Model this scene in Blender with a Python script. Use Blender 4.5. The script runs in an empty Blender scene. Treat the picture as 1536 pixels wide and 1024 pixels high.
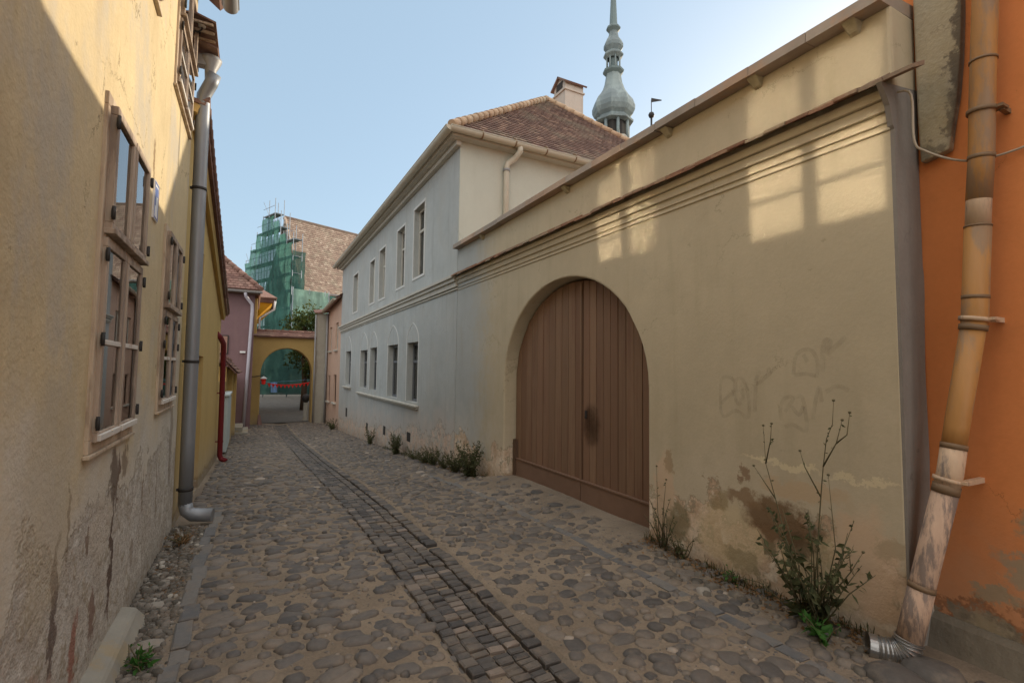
import bpy, math, random
from math import sin, cos, pi, radians, sqrt
from mathutils import Vector, Matrix, noise
from mathutils.geometry import tessellate_polygon
random.seed(7)
C = bpy.context.scene.collection
scene = bpy.context.scene
R = random.uniform

# ------------------------------------------------------------------ ground profile
GP = [(-8, 0), (4, 0), (6, -.07), (8, -.2), (10, -.35), (12, -.5), (15, -.68), (18, -.87), (22, -1.07), (26, -1.22), (40, -1.32), (300, -1.4)]
def gz(y):
    for (a, za), (b, zb) in zip(GP, GP[1:]):
        if y <= b:
            t = max(0, (y - a) / (b - a)); return za + (zb - za) * t
    return GP[-1][1]

# ------------------------------------------------------------------ mesh builder
class MB:
    def __init__(s): s.v = []; s.f = []; s.a = []; s.sm = []; s.cur = None
    def add(s, vs, fs, smooth=False, rnd=None):
        n = len(s.v); s.v += [tuple(p) for p in vs]
        rnd = random.random() if rnd is None else rnd
        for f in fs: s.f.append([i + n for i in f]); s.a.append(rnd); s.sm.append(smooth)
    def box(s, lo, hi, rot=None, rnd=None, taper=None):
        c = [(a + b) / 2 for a, b in zip(lo, hi)]; h = [abs(b - a) / 2 for a, b in zip(lo, hi)]
        vs = []
        for dz in (-1, 1):
            for dx, dy in ((-1, -1), (1, -1), (1, 1), (-1, 1)):
                k = taper if (taper and dz > 0) else 1
                p = Vector((dx * h[0] * k, dy * h[1] * k, dz * h[2]))
                if rot is not None: p = rot @ p
                vs.append(p + Vector(c))
        s.add(vs, [(3, 2, 1, 0), (4, 5, 6, 7), (0, 1, 5, 4), (1, 2, 6, 5), (2, 3, 7, 6), (3, 0, 4, 7)], False, rnd)
    def hexa(s, p, rnd=None):   # 8 points: 4 bottom, 4 top
        s.add(p, [(3, 2, 1, 0), (4, 5, 6, 7), (0, 1, 5, 4), (1, 2, 6, 5), (2, 3, 7, 6), (3, 0, 4, 7)], False, rnd)
    def tube(s, pts, r, n=10, cap=True, smooth=True, rnd=None):
        pts = [Vector(p) for p in pts]
        rs = r if isinstance(r, (list, tuple)) else [r] * len(pts)
        vs = []; prev = None
        for i, p in enumerate(pts):
            d = (pts[min(i + 1, len(pts) - 1)] - pts[max(i - 1, 0)]).normalized()
            if prev is None:
                u = d.orthogonal().normalized()
            else:
                u = (prev - d * prev.dot(d)); u = u.normalized() if u.length > 1e-6 else d.orthogonal().normalized()
            prev = u; w = d.cross(u)
            for k in range(n):
                a = 2 * pi * k / n; vs.append(p + (u * cos(a) + w * sin(a)) * rs[i])
        fs = [(i * n + k, i * n + (k + 1) % n, (i + 1) * n + (k + 1) % n, (i + 1) * n + k) for i in range(len(pts) - 1) for k in range(n)]
        rnd = random.random() if rnd is None else rnd
        s.add(vs, fs, smooth, rnd)
        if cap:
            m = len(s.v) - len(vs)
            s.f.append([m + k for k in range(n)][::-1]); s.a.append(rnd); s.sm.append(False)
            e = m + (len(pts) - 1) * n
            s.f.append([e + k for k in range(n)]); s.a.append(rnd); s.sm.append(False)
    def lathe(s, prof, c=(0, 0, 0), n=16, smooth=True, rnd=None, rot0=0):
        vs = []
        for r, z in prof:
            for k in range(n):
                a = 2 * pi * k / n + rot0; vs.append((c[0] + r * cos(a), c[1] + r * sin(a), c[2] + z))
        fs = [(i * n + k, i * n + (k + 1) % n, (i + 1) * n + (k + 1) % n, (i + 1) * n + k) for i in range(len(prof) - 1) for k in range(n)]
        s.add(vs, fs, smooth, rnd)
    def facade(s, O, U, N, outline, holes=(), thick=.3, rnd=None):
        """solid wall: outline and holes in (u, z); front face through O, facing N"""
        O, U, N = Vector(O), Vector(U).normalized(), Vector(N).normalized(); Z = Vector((0, 0, 1))
        loops = [list(outline)] + [list(h) for h in holes]
        def area(l): return sum(a[0] * b[1] - b[0] * a[1] for a, b in zip(l, l[1:] + l[:1]))
        loops[0] = loops[0] if area(loops[0]) > 0 else loops[0][::-1]
        loops[1:] = [l if area(l) < 0 else l[::-1] for l in loops[1:]]
        flat = [p for l in loops for p in l]
        tri = tessellate_polygon([[Vector((p[0], p[1], 0)) for p in l] for l in loops])
        n = len(flat); flip = U.cross(Z).dot(N) < 0
        vs = [O + U * p[0] + Z * p[1] for p in flat] + [O + U * p[0] + Z * p[1] - N * thick for p in flat]
        fs = []
        for t in tri:
            a, b, c = [flat[i] for i in t]
            t = list(t)
            if (b[0] - a[0]) * (c[1] - a[1]) - (c[0] - a[0]) * (b[1] - a[1]) < 0: t = t[::-1]
            fs.append(t if not flip else t[::-1]); fs.append([i + n for i in (t[::-1] if not flip else t)])
        k = 0
        for l in loops:
            m = len(l)
            for i in range(m):
                a, b = k + i, k + (i + 1) % m
                q = [a, a + n, b + n, b]
                fs.append(q if not flip else q[::-1])
            k += m
        s.add(vs, fs, False, rnd)
    def build(s, name, mat, parent=None, loc=None, bevel=0):
        me = bpy.data.meshes.new(name)
        o = Vector(loc) if loc is not None else Vector((0, 0, 0))
        me.from_pydata([tuple(Vector(p) - o) for p in s.v], [], s.f)
        at = me.attributes.new('rnd', 'FLOAT', 'FACE'); at.data.foreach_set('value', s.a)
        me.polygons.foreach_set('use_smooth', s.sm)
        me.materials.append(mat); me.update()
        ob = bpy.data.objects.new(name, me); C.objects.link(ob); ob.location = o
        if parent is not None:
            ob.parent = parent
            p = parent; w = Vector((0, 0, 0))
            while p is not None: w += Vector(p.location); p = p.parent
            ob.location = o - w if loc is not None else -w
        if bevel:
            b = ob.modifiers.new('bevel', 'BEVEL'); b.width = bevel; b.segments = 2; b.limit_method = 'ANGLE'; b.angle_limit = radians(40)
        return ob

def thing(name, label, cat, loc=(0, 0, 0), group=None):
    o = bpy.data.objects.new(name, None); C.objects.link(o); o.location = loc; o.empty_display_size = .1
    o['label'] = label; o['category'] = cat
    if group: o['group'] = group
    return o
def tag(o, label, cat, group=None):
    o['label'] = label; o['category'] = cat
    if group: o['group'] = group
    return o
def struct(o, kind='structure'): o['kind'] = kind; return o

# ------------------------------------------------------------------ materials
class NT:
    def __init__(s, name):
        s.m = bpy.data.materials.new(name); s.m.use_nodes = True; s.t = s.m.node_tree; s.t.nodes.clear()
        s.out = s.n('ShaderNodeOutputMaterial')
    def n(s, ty, **kw):
        x = s.t.nodes.new(ty)
        for k, v in kw.items(): setattr(x, k, v)
        return x
    def l(s, a, b): s.t.links.new(a, b)
    def set(s, sock, v):
        if isinstance(v, bpy.types.NodeSocket): s.l(v, sock)
        elif isinstance(v, (tuple, list)) and len(v) == 3 and sock.type == 'RGBA': sock.default_value = (*v, 1)
        else: sock.default_value = v
    def math(s, op, a, b=0, c=None, clamp=False):
        x = s.n('ShaderNodeMath', operation=op, use_clamp=clamp); s.set(x.inputs[0], a); s.set(x.inputs[1], b)
        if c is not None: s.set(x.inputs[2], c)
        return x.outputs[0]
    def vmath(s, op, a, b):
        x = s.n('ShaderNodeVectorMath', operation=op); s.set(x.inputs[0], a); s.set(x.inputs[1], b); return x.outputs[0]
    def pos(s): return s.n('ShaderNodeNewGeometry').outputs['Position']
    def sep(s, v):
        x = s.n('ShaderNodeSeparateXYZ'); s.set(x.inputs[0], v); return x.outputs
    def noise(s, scale, vec=None, detail=4, rough=.6, dist=0):
        x = s.n('ShaderNodeTexNoise'); s.set(x.inputs['Vector'], s.P if vec is None else vec)
        x.inputs['Scale'].default_value = scale; x.inputs['Detail'].default_value = detail; x.inputs['Roughness'].default_value = rough; x.inputs['Distortion'].default_value = dist
        return x.outputs['Fac']
    def step(s, v, lo, hi):
        x = s.n('ShaderNodeMapRange', interpolation_type='SMOOTHSTEP'); s.set(x.inputs['Value'], v); s.set(x.inputs['From Min'], lo); s.set(x.inputs['From Max'], hi)
        return x.outputs[0]
    def mix(s, f, a, b, mode='MIX'):
        x = s.n('ShaderNodeMix', data_type='RGBA', blend_type=mode); s.set(x.inputs[0], f); s.set(x.inputs[6], a); s.set(x.inputs[7], b); return x.outputs[2]
    def bump(s, h, dist=.01, strength=1, normal=None):
        x = s.n('ShaderNodeBump'); s.set(x.inputs['Height'], h); x.inputs['Distance'].default_value = dist; x.inputs['Strength'].default_value = strength
        if normal is not None: s.l(normal, x.inputs['Normal'])
        return x.outputs[0]
    def bsdf(s, col, rough=.85, normal=None, metal=0, spec=.3):
        x = s.n('ShaderNodeBsdfPrincipled'); s.set(x.inputs['Base Color'], col); s.set(x.inputs['Roughness'], rough); x.inputs['Metallic'].default_value = metal
        x.inputs['Specular IOR Level'].default_value = spec
        if normal is not None: s.l(normal, x.inputs['Normal'])
        s.l(x.outputs[0], s.out.inputs[0]); return x

def sc(c, k): return tuple(min(1, x * k) for x in c)

def plaster(name, base, var=.14, streak=.15, peel=None, peelcols=None, spots=(), second=None, bumpd=.006, gloss=.9, grime=(.25, .22, .18), patches=.0, fade=.4, crack=.35, soft=.04):
    """painted render with mottling, vertical streaks, washed-out patches, hairline cracks, a worn foot and shaped stains
       peel: (height over ground, ragged amplitude); spots: (y, z, ry, rz, colour, strength)"""
    t = NT(name); P = t.P = t.pos(); x, y, z = t.sep(P)
    st = t.vmath('MULTIPLY', P, (1, 1, .12))
    big = t.noise(.9, detail=3); mid = t.noise(4.5, detail=5, rough=.7); fine = t.noise(38, detail=2); strk = t.noise(5, st, detail=4)
    col = base
    if second:   # (colour, y0, width): another paint beyond y0
        e = t.math('ADD', y, t.math('MULTIPLY_ADD', mid, second[2], -second[2] / 2))
        col = t.mix(t.step(e, second[1] - second[2] * .5, second[1] + second[2] * .5), base, second[0])
    v = t.math('ADD', t.math('MULTIPLY_ADD', big, var * 2.2, 1 - var * 1.1), t.math('MULTIPLY_ADD', mid, var * 1.6, -var * .8))
    v = t.math('ADD', v, t.math('MULTIPLY_ADD', fine, var * .7, -var * .35))
    col = t.mix(1, col, _g(t, v), 'MULTIPLY')
    col = t.mix(t.math('MULTIPLY', t.step(strk, .5, .75), streak * 2), col, grime)
    if patches:
        pm = t.step(t.noise(1.5, t.vmath('MULTIPLY', P, (1, 1, .6)), detail=5, rough=.68), .47, .66)
        col = t.mix(t.math('MULTIPLY', pm, patches), col, (.44, .40, .33))
    h = t.math('ADD', t.math('MULTIPLY', t.noise(5, detail=2), .6), t.math('MULTIPLY', fine, .35))
    nc = _c(t)
    wob = t.vmath('ADD', P, t.vmath('MULTIPLY', t.vmath('SUBTRACT', nc, (.5, .5, .5)), (.35, .35, .35)))
    if crack:
        vo = t.n('ShaderNodeTexVoronoi', feature='DISTANCE_TO_EDGE'); t.l(wob, vo.inputs['Vector']); vo.inputs['Scale'].default_value = 1.1
        cm = t.math('MULTIPLY', t.step(vo.outputs['Distance'], .006, .001), t.step(big, .5, .62))
        ch = t.math('MULTIPLY', t.step(t.noise(11, detail=3, rough=.6), .70, .74), .5)   # small chips
        col = t.mix(t.math('MULTIPLY', t.math('MAXIMUM', cm, ch), crack * 1.5, clamp=True), col, sc(grime, .55))
    if peel:
        hg = t.math('ADD', z, t.math('MULTIPLY', t.math('MAXIMUM', t.math('SUBTRACT', y, 5), 0), .062))
        n2 = t.noise(1.6, detail=6, rough=.7)
        e = t.math('SUBTRACT', t.math('ADD', peel[0], t.math('MULTIPLY_ADD', n2, peel[1] * 2, -peel[1])), hg)
        col = t.mix(t.math('MULTIPLY', t.step(t.math('ADD', e, t.math('MULTIPLY_ADD', mid, .5, -.25)), -.8, .1), fade), col, peelcols[2])
        gate = t.step(t.noise(6.5, detail=4, rough=.7), .33, .45)
        m = t.math('MULTIPLY', t.step(e, -soft, soft), gate); ms = t.math('MULTIPLY', t.step(e, -.10, .10), t.step(t.noise(6.5, detail=2, rough=.5), .28, .50))
        pc = t.mix(t.step(t.noise(3.2, detail=4, rough=.7), .38, .62), peelcols[0], peelcols[1])
        pc = t.mix(t.step(t.noise(7, detail=4), .52, .66), pc, peelcols[2])
        pc = t.mix(1, pc, _g(t, t.math('MULTIPLY_ADD', t.noise(26, detail=3, rough=.7), .7, .65)), 'MULTIPLY')
        col = t.mix(m, col, pc)
        relief_rim = t.math('MULTIPLY', t.math('MULTIPLY', m, t.math('SUBTRACT', 1, m)), 2.2, clamp=True)  # dark grime line round the peel, painted in as relief shade
        col = t.mix(relief_rim, col, sc(grime, .6))
        h = t.math('ADD', t.math('SUBTRACT', h, t.math('MULTIPLY', ms, 1.1)), t.math('MULTIPLY', ms, t.math('MULTIPLY', t.noise(15, detail=3, rough=.75), 1.5)))
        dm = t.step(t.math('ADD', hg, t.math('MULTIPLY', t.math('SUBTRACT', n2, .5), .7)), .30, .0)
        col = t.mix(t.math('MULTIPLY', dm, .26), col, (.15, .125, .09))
    if spots:
        wx, wy, wz = t.sep(wob)
        for (sy, sz, ry, rz, c, k) in spots:
            d = t.math('ADD', t.math('POWER', t.math('DIVIDE', t.math('SUBTRACT', wy, sy), ry), 2), t.math('POWER', t.math('DIVIDE', t.math('SUBTRACT', wz, sz), rz), 2))
            col = t.mix(t.math('MULTIPLY', t.step(d, 1.3, .45), k), col, c)
    t.bsdf(col, gloss, t.bump(h, bumpd, 1), spec=.15)
    return t.m
def _g(t, v):
    x = t.n('ShaderNodeCombineColor'); [t.set(i, v) for i in x.inputs[:3]]; return x.outputs[0]
def _c(t, _=None):
    x = t.n('ShaderNodeTexNoise'); t.l(t.P, x.inputs['Vector']); x.inputs['Scale'].default_value = 5; x.inputs['Detail'].default_value = 6; x.inputs['Roughness'].default_value = .7
    return x.outputs['Color']

def simple(name, base, rough=.8, var=.2, scale=12, bumpd=.002, metal=0, second=None, dirt=.0, stretch=(1, 1, 1), rvar=0, spec=.3, objco=False):
    """mottled material; rvar: brightness spread between faces carrying different 'rnd'"""
    t = NT(name)
    p = t.n('ShaderNodeTexCoord').outputs['Object'] if objco else t.pos()
    t.P = t.vmath('MULTIPLY', p, stretch)
    a = t.noise(scale, detail=6, rough=.65); b = t.noise(scale * .23, detail=3)
    v = t.math('ADD', t.math('MULTIPLY_ADD', a, var * 2, 1 - var), t.math('MULTIPLY_ADD', b, var, -var * .5))
    if rvar:
        at = t.n('ShaderNodeAttribute', attribute_name='rnd').outputs['Fac']
        v = t.math('MULTIPLY', v, t.math('MULTIPLY_ADD', at, rvar * 2, 1 - rvar))
    col = base
    if second:
        f = t.step(t.noise(scale * .4, detail=7, rough=.7), second[1] - .06, second[1] + .06)
        col = t.mix(f, base, second[0])
        if rvar:
            at2 = t.n('ShaderNodeAttribute', attribute_name='rnd').outputs['Fac']
            col = t.mix(t.math('MULTIPLY', t.step(t.math('FRACT', t.math('MULTIPLY', at2, 7.31)), .5, .9), .7), col, second[0])
    col = t.mix(1, col, _g(t, v), 'MULTIPLY')
    t.bsdf(col, rough, t.bump(t.math('ADD', a, b), bumpd) if bumpd else None, metal, spec)
    return t.m

def glass(name, tint=(.9, .93, .92), rough=.0, refl=1.0, wav=.0, base=.03):
    t = NT(name); t.P = t.pos()
    lw = t.n('ShaderNodeFresnel'); lw.inputs[0].default_value = 1.62
    tr = t.n('ShaderNodeBsdfTransparent'); tr.inputs[0].default_value = (*tint, 1)
    gl = t.n('ShaderNodeBsdfGlossy'); gl.inputs['Roughness'].default_value = rough; gl.inputs[0].default_value = (1, 1, 1, 1)
    if wav: t.l(t.bump(t.noise(3.5, detail=1), wav), gl.inputs['Normal'])
    mx = t.n('ShaderNodeMixShader'); t.l(t.math('MULTIPLY_ADD', lw.outputs[0], refl, base, clamp=True), mx.inputs[0]); t.l(tr.outputs[0], mx.inputs[1]); t.l(gl.outputs[0], mx.inputs[2])
    t.l(mx.outputs[0], t.out.inputs[0]); return t.m

def leafmat(name, c1, c2):
    t = NT(name); t.P = t.pos()
    at = t.n('ShaderNodeAttribute', attribute_name='rnd').outputs['Fac']
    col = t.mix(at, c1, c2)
    b = t.n('ShaderNodeBsdfPrincipled'); t.l(col, b.inputs['Base Color']); b.inputs['Roughness'].default_value = .6; b.inputs['Specular IOR Level'].default_value = .25
    tl = t.n('ShaderNodeBsdfTranslucent'); t.l(col, tl.inputs[0])
    mx = t.n('ShaderNodeMixShader'); mx.inputs[0].default_value = .3; t.l(b.outputs[0], mx.inputs[1]); t.l(tl.outputs[0], mx.inputs[2]); t.l(mx.outputs[0], t.out.inputs[0])
    return t.m

def tilemat(name, c1, c2, c3, lich=(.33, .30, .22), lk=.35):
    t = NT(name); t.P = t.pos()
    at = t.n('ShaderNodeAttribute', attribute_name='rnd').outputs['Fac']
    col = t.mix(t.step(at, 0, .6), c1, c2); col = t.mix(t.step(at, .75, 1), col, c3)
    col = t.mix(t.math('MULTIPLY', t.step(t.noise(1.1, detail=5), .45, .7), lk), col, lich)
    col = t.mix(1, col, _g(t, t.math('MULTIPLY_ADD', t.noise(25, detail=4), .7, .62)), 'MULTIPLY')
    t.bsdf(col, .85, t.bump(t.noise(40), .003), spec=.2); return t.m

OCHRE = (.66, .43, .13)
M = {}
M['left'] = plaster('ochre_plaster', (.555, .45, .275), var=.20, streak=.20, peel=(.85, .95), peelcols=((.49, .455, .40), (.42, .375, .315), (.56, .53, .47)), patches=.75, fade=.85, crack=.8, bumpd=.010, soft=.03, grime=(.40, .31, .18),
    spots=[(3.5, .98, .10, .16, (.16, .12, .09), .9), (3.75, 1.02, .10, .10, (.22, .16, .11), .8), (3.52, .55, .035, .36, (.12, .08, .06), .95), (3.60, .95, .03, .2, (.15, .10, .07), .9), (2.75, .95, .02, .18, (.2, .15, .1), .8), (4.4, .7, .02, .2, (.22, .16, .11), .8), (3.05, .75, .05, .05, (.2, .14, .1), .8), (5.0, .55, .03, .25, (.25, .2, .15), .7), (4.1, .35, .06, .1, (.3, .25, .2), .7), (2.62, .62, .04, .3, (.14, .10, .08), .9), (2.92, .32, .07, .15, (.30, .14, .10), .9),
           (2.45, .2, .1, .3, (.42, .22, .16), .8), (2.62, .05, .06, .3, (.40, .2, .15), .9), (3.2, .36, .05, .14, (.2, .12, .09), .8), (4.15, 3.02, .05, .16, (.26, .18, .1), .9), (5.85, 1.6, .12, .9, (.5, .46, .38), .7), (5.7, .9, .1, .5, (.2, .16, .12), .6),
           (4.05, 1.25, .12, .3, (.5, .45, .36), .8), (5.3, .9, .16, .35, (.5, .46, .38), .8), (2.5, 1.1, .3, .5, (.47, .40, .28), .55), (3.3, .75, .2, .2, (.5, .44, .36), .7)])
M['right'] = plaster('khaki_plaster', (.485, .41, .285), var=.12, streak=.12, peel=(.50, .95), peelcols=((.70, .56, .42), (.50, .355, .24), (.76, .65, .52)), fade=.22, soft=.035, second=((.40, .41, .39), 7.6, 1.3), bumpd=.004, grime=(.33, .27, .17),
    spots=[(2.75, .30, .34, .26, (.60, .47, .28), .6), (2.05, .28, .30, .24, (.58, .45, .25), .6), (1.75, .42, .20, .34, (.60, .43, .29), .85), (3.45, .50, .12, .34, (.60, .44, .30), .85), (2.32, .52, .30, .16, (.17, .10, .05), .9), (2.62, .62, .16, .07, (.24, .15, .08), .8), (2.18, .40, .12, .12, (.14, .09, .05), .8), (2.42, .33, .07, .07, (.16, .13, .07), .8), (2.85, .55, .12, .08, (.30, .22, .11), .7), (3.3, .27, .14, .14, (.20, .17, .09), .7), (2.15, .78, .32, .08, (.52, .38, .24), .75), (2.6, .16, .16, .09, (.24, .20, .11), .6), (3.40, .78, .05, .08, (.34, .24, .14), .7), (2.62, .80, .05, .05, (.24, .15, .09), .8), (2.3, .95, .34, .02, (.68, .58, .38), .8), (1.75, .93, .22, .02, (.68, .58, .38), .7), (1.60, .56, .09, .08, (.40, .31, .2), .7)])
M['grey'] = plaster('blue_grey_plaster', (.415, .43, .415), var=.16, streak=.24, peel=(.55, .95), peelcols=((.58, .43, .33), (.50, .46, .40), (.64, .50, .40)), fade=.35, patches=.2, bumpd=.005, grime=(.30, .30, .28))
M['grey_end'] = plaster('sky_lit_grey_plaster', (.49, .50, .43), var=.08, streak=.08, bumpd=.004, grime=(.4, .38, .33))  # end wall toned lighter: its extra sky light is put into the colour
M['trim'] = plaster('grey_trim', (.50, .48, .42), var=.14, streak=.12, bumpd=.003)
M['ktrim'] = plaster('khaki_trim', (.52, .445, .315), var=.10, streak=.1, bumpd=.003, second=((.46, .43, .36), 7.6, 1.2))
M['white'] = simple('old_whitewash', (.60, .60, .57), .8, .14, 14, .002)
M['sandstone_jamb'] = M['ktrim']
M['band'] = plaster('bare_cement', (.245, .22, .195), var=.18, streak=.22, bumpd=.006, grime=(.15, .13, .11))
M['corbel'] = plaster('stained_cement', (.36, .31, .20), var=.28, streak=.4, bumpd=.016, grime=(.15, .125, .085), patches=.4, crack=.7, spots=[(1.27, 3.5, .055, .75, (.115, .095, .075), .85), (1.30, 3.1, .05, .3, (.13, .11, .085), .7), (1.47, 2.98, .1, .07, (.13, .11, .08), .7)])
M['orange'] = plaster('orange_plaster', (.66, .245, .088), var=.13, streak=.10, peel=(.22, .55), peelcols=((.26, .21, .15), (.18, .15, .11), (.34, .28, .2)), bumpd=.004, grime=(.46, .15, .05),
    spots=[(1.0, .80, .12, .15, (.34, .27, .17), .95), (1.05, .60, .22, .05, (.36, .28, .19), .9), (1.15, .52, .07, .08, (.36, .28, .19), .9), (1.25, .38, .09, .05, (.34, .27, .18), .9), (1.28, .18, .08, .10, (.33, .27, .18), .85), (1.1, .43, .03, .05, (.36, .28, .19), .8), (.85, .25, .1, .1, (.33, .27, .18), .85), (1.1, .12, .08, .04, (.33, .27, .18), .85)])
M['yellow2'] = plaster('golden_plaster', (.53, .37, .145), var=.12, streak=.14, peel=(.1, .25), peelcols=((.4, .33, .24), (.34, .26, .18), (.45, .4, .33)), bumpd=.004, grime=(.45, .3, .1))
M['arch'] = plaster('arch_ochre', (.40, .275, .105), var=.13, streak=.14, peel=(.1, .2), peelcols=((.4, .3, .2), (.3, .22, .15), (.42, .35, .28)), bumpd=.006, grime=(.38, .25, .09))
M['purple'] = plaster('mauve_plaster', (.20, .125, .13), var=.12, streak=.14, bumpd=.004, grime=(.25, .16, .15))
M['pink'] = plaster('pink_plaster', (.54, .375, .285), var=.10, streak=.12, peel=(.1, .3), peelcols=((.45, .34, .27), (.38, .28, .22), (.5, .42, .36)), bumpd=.004, grime=(.42, .30, .24))
M['pilaster'] = plaster('cement_pilaster', (.37, .34, .28), var=.2, streak=.3, bumpd=.006, grime=(.2, .17, .14))
M['awn'] = plaster('amber_plaster', (.75, .38, .03), var=.1, bumpd=.003)
M['rawwood'] = simple('weathered_wood', (.40, .315, .24), .8, .38, 9, .004, stretch=(3, 3, .35), second=((.26, .20, .155), .52))
M['palewood'] = simple('bare_wood', (.50, .40, .29), .8, .32, 9, .003, stretch=(3, 3, .4), second=((.33, .25, .18), .55))
M['whitewood'] = simple('flaking_white_paint', (.62, .58, .52), .6, .2, 20, .002, second=((.38, .26, .18), .6))
M['gate'] = simple('brown_gate_paint', (.225, .138, .085), .70, .19, 8, .003, stretch=(1, 4, .25), rvar=.13, second=((.20, .112, .070), .55), spec=.25)
M['gatedark'] = simple('gate_frame_wood', (.115, .070, .045), .7, .22, 8, .003, stretch=(1, 3, .3))
M['stain'] = simple('hand_worn_grease', (.10, .05, .03), .6, .2, 8, .001)
M['iron'] = simple('black_iron', (.035, .032, .03), .6, .2, 20, .001)
M['zinc'] = simple('zinc_sheet', (.27, .285, .305), .48, .2, 8, .002, metal=.4, stretch=(1, 1, .3))
M['zincdull'] = simple('dull_zinc', (.30, .30, .30), .55, .2, 8, .001, metal=.3)
M['newzinc'] = simple('shiny_corrugated_zinc', (.36, .355, .345), .36, .2, 9, .002, metal=.85)
M['beige_gutter'] = simple('beige_gutter_paint', (.50, .46, .37), .5, .12, 6, .001)
M['redpipe'] = simple('dark_red_paint', (.17, .018, .022), .4, .15, 8, .001)
M['whitepipe'] = simple('pale_lilac_pipe', (.48, .46, .52), .5, .12, 8, .001)
M['ochrepipe'] = simple('ochre_painted_pipe', (.43, .215, .070), .5, .2, 6, .003, stretch=(2, 2, .5), second=((.30, .19, .11), .55))
M['palepipe'] = simple('flaked_pipe_paint', (.56, .40, .27), .6, .2, 11, .004, stretch=(2, 2, .5), second=((.24, .19, .16), .6))
M['rawpipe'] = simple('rust_streaked_pipe', (.50, .34, .24), .65, .24, 16, .005, stretch=(2, 2, .45), second=((.22, .165, .135), .52))
M['pipering'] = simple('pipe_ring_dark', (.20, .13, .075), .6, .2, 14, .002)
M['tile_grey'] = tilemat('aged_roof_tiles', (.165, .105, .086), (.235, .15, .118), (.35, .235, .175), lk=.45)
M['tile_red'] = tilemat('red_brown_tiles', (.16, .088, .072), (.225, .125, .10), (.32, .195, .155), lk=.25)
M['tile_church'] = tilemat('church_tiles', (.26, .18, .14), (.36, .26, .20), (.48, .37, .29), lk=.45)
M['ridge'] = tilemat('lime_mortared_ridge', (.42, .28, .18), (.50, .35, .23), (.56, .43, .30), lk=.4)
M['coping'] = simple('weathered_coping', (.32, .265, .215), .85, .26, 5, .005, rvar=.12, second=((.38, .26, .18), .58))
M['copper'] = simple('green_copper', (.245, .285, .275), .6, .22, .8, .0, second=((.17, .20, .20), .5), stretch=(1, 1, .4))
M['copperdark'] = simple('dark_copper', (.15, .19, .185), .6, .2, .8, .0)
M['dark'] = simple('dark_interior', (.045, .040, .036), .9, .2, 4, 0)
M['chimney'] = plaster('chimney_render', (.50, .43, .365), var=.12, streak=.2, bumpd=.004)
M['stone'] = simple('curb_block_stone', (.30, .28, .235), .85, .2, 6, .006, second=((.33, .27, .18), .55))
M['curtain'] = simple('net_curtain', (.60, .60, .56), .8, .12, 10, 0, stretch=(1, 9, .4))
M['innerwood'] = simple('inner_window_wood', (.26, .15, .09), .6, .25, 8, .001, stretch=(2, 2, .3))
M['ceramic'] = simple('ceramic_white', (.70, .66, .58), .25, .08, 10, 0)
M['darkframe'] = simple('dark_grey_frame_paint', (.15, .16, .17), .6, .15, 10, .001)
M['bluegrey'] = simple('pale_blue_paint', (.44, .50, .50), .6, .14, 7, .001)
M['cable'] = simple('grey_cable', (.42, .36, .28), .6, .1, 20, 0)
M['red'] = simple('red_cloth', (.75, .03, .02), .7, .1, 9, 0)
M['blue'] = simple('blue_cloth', (.25, .45, .75), .7, .1, 9, 0)
M['wht'] = simple('white_enamel', (.75, .75, .74), .3, .06, 9, 0)
M['bluepl'] = simple('blue_enamel', (.06, .09, .30), .3, .06, 9, 0)
M['steel'] = simple('scaffold_tube', (.30, .33, .36), .5, .1, 5, 0, metal=.4)
M['deck'] = simple('scaffold_planks', (.13, .16, .17), .8, .2, 3, 0)
M['trunk'] = simple('bark', (.10, .075, .055), .9, .3, 6, .01)
M['leaf_tree'] = leafmat('tree_leaves', (.030, .055, .014), (.10, .12, .025))
M['leaf_weed'] = leafmat('weed_leaves', (.052, .064, .026), (.125, .13, .06))
M['leaf_bright'] = leafmat('nettle_leaves', (.035, .11, .02), (.07, .19, .035))
M['leaf_dry'] = leafmat('dry_leaves', (.16, .09, .04), (.30, .18, .09))
M['stem'] = simple('weed_stem', (.11, .095, .05), .8, .2, 20, 0)
M['glass'] = glass('old_pane', wav=.0)
M['faint'] = glass('upper_sash_pane', rough=.05, refl=1.2, base=.16)
M['mirror'] = glass('sunlit_pane', rough=.042, refl=1.6, base=.45)
M['graffiti'] = None

def netting(name, c, dens=.84):
    t = NT(name); t.P = t.pos()
    v = t.vmath('MULTIPLY', t.P, (1, 1, .35)); a = t.noise(.9, v, detail=5)
    col = t.mix(t.step(a, .35, .7), c, sc(c, 1.9))
    d = t.n('ShaderNodeBsdfDiffuse'); t.l(col, d.inputs[0]); tl = t.n('ShaderNodeBsdfTranslucent'); t.l(col, tl.inputs[0])
    m1 = t.n('ShaderNodeMixShader'); m1.inputs[0].default_value = .4; t.l(d.outputs[0], m1.inputs[1]); t.l(tl.outputs[0], m1.inputs[2])
    tr = t.n('ShaderNodeBsdfTransparent'); m2 = t.n('ShaderNodeMixShader')
    t.l(t.math('MULTIPLY_ADD', a, .35, dens - .17, clamp=True), m2.inputs[0]); t.l(tr.outputs[0], m2.inputs[1]); t.l(m1.outputs[0], m2.inputs[2]); t.l(m2.outputs[0], t.out.inputs[0])
    return t.m
M['net'] = netting('green_debris_net', (.05, .125, .105))
M['netlit'] = netting('sunlit_green_net', (.26, .40, .32), .85)  # brighter copy of the netting, sunlight put into its colour

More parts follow.
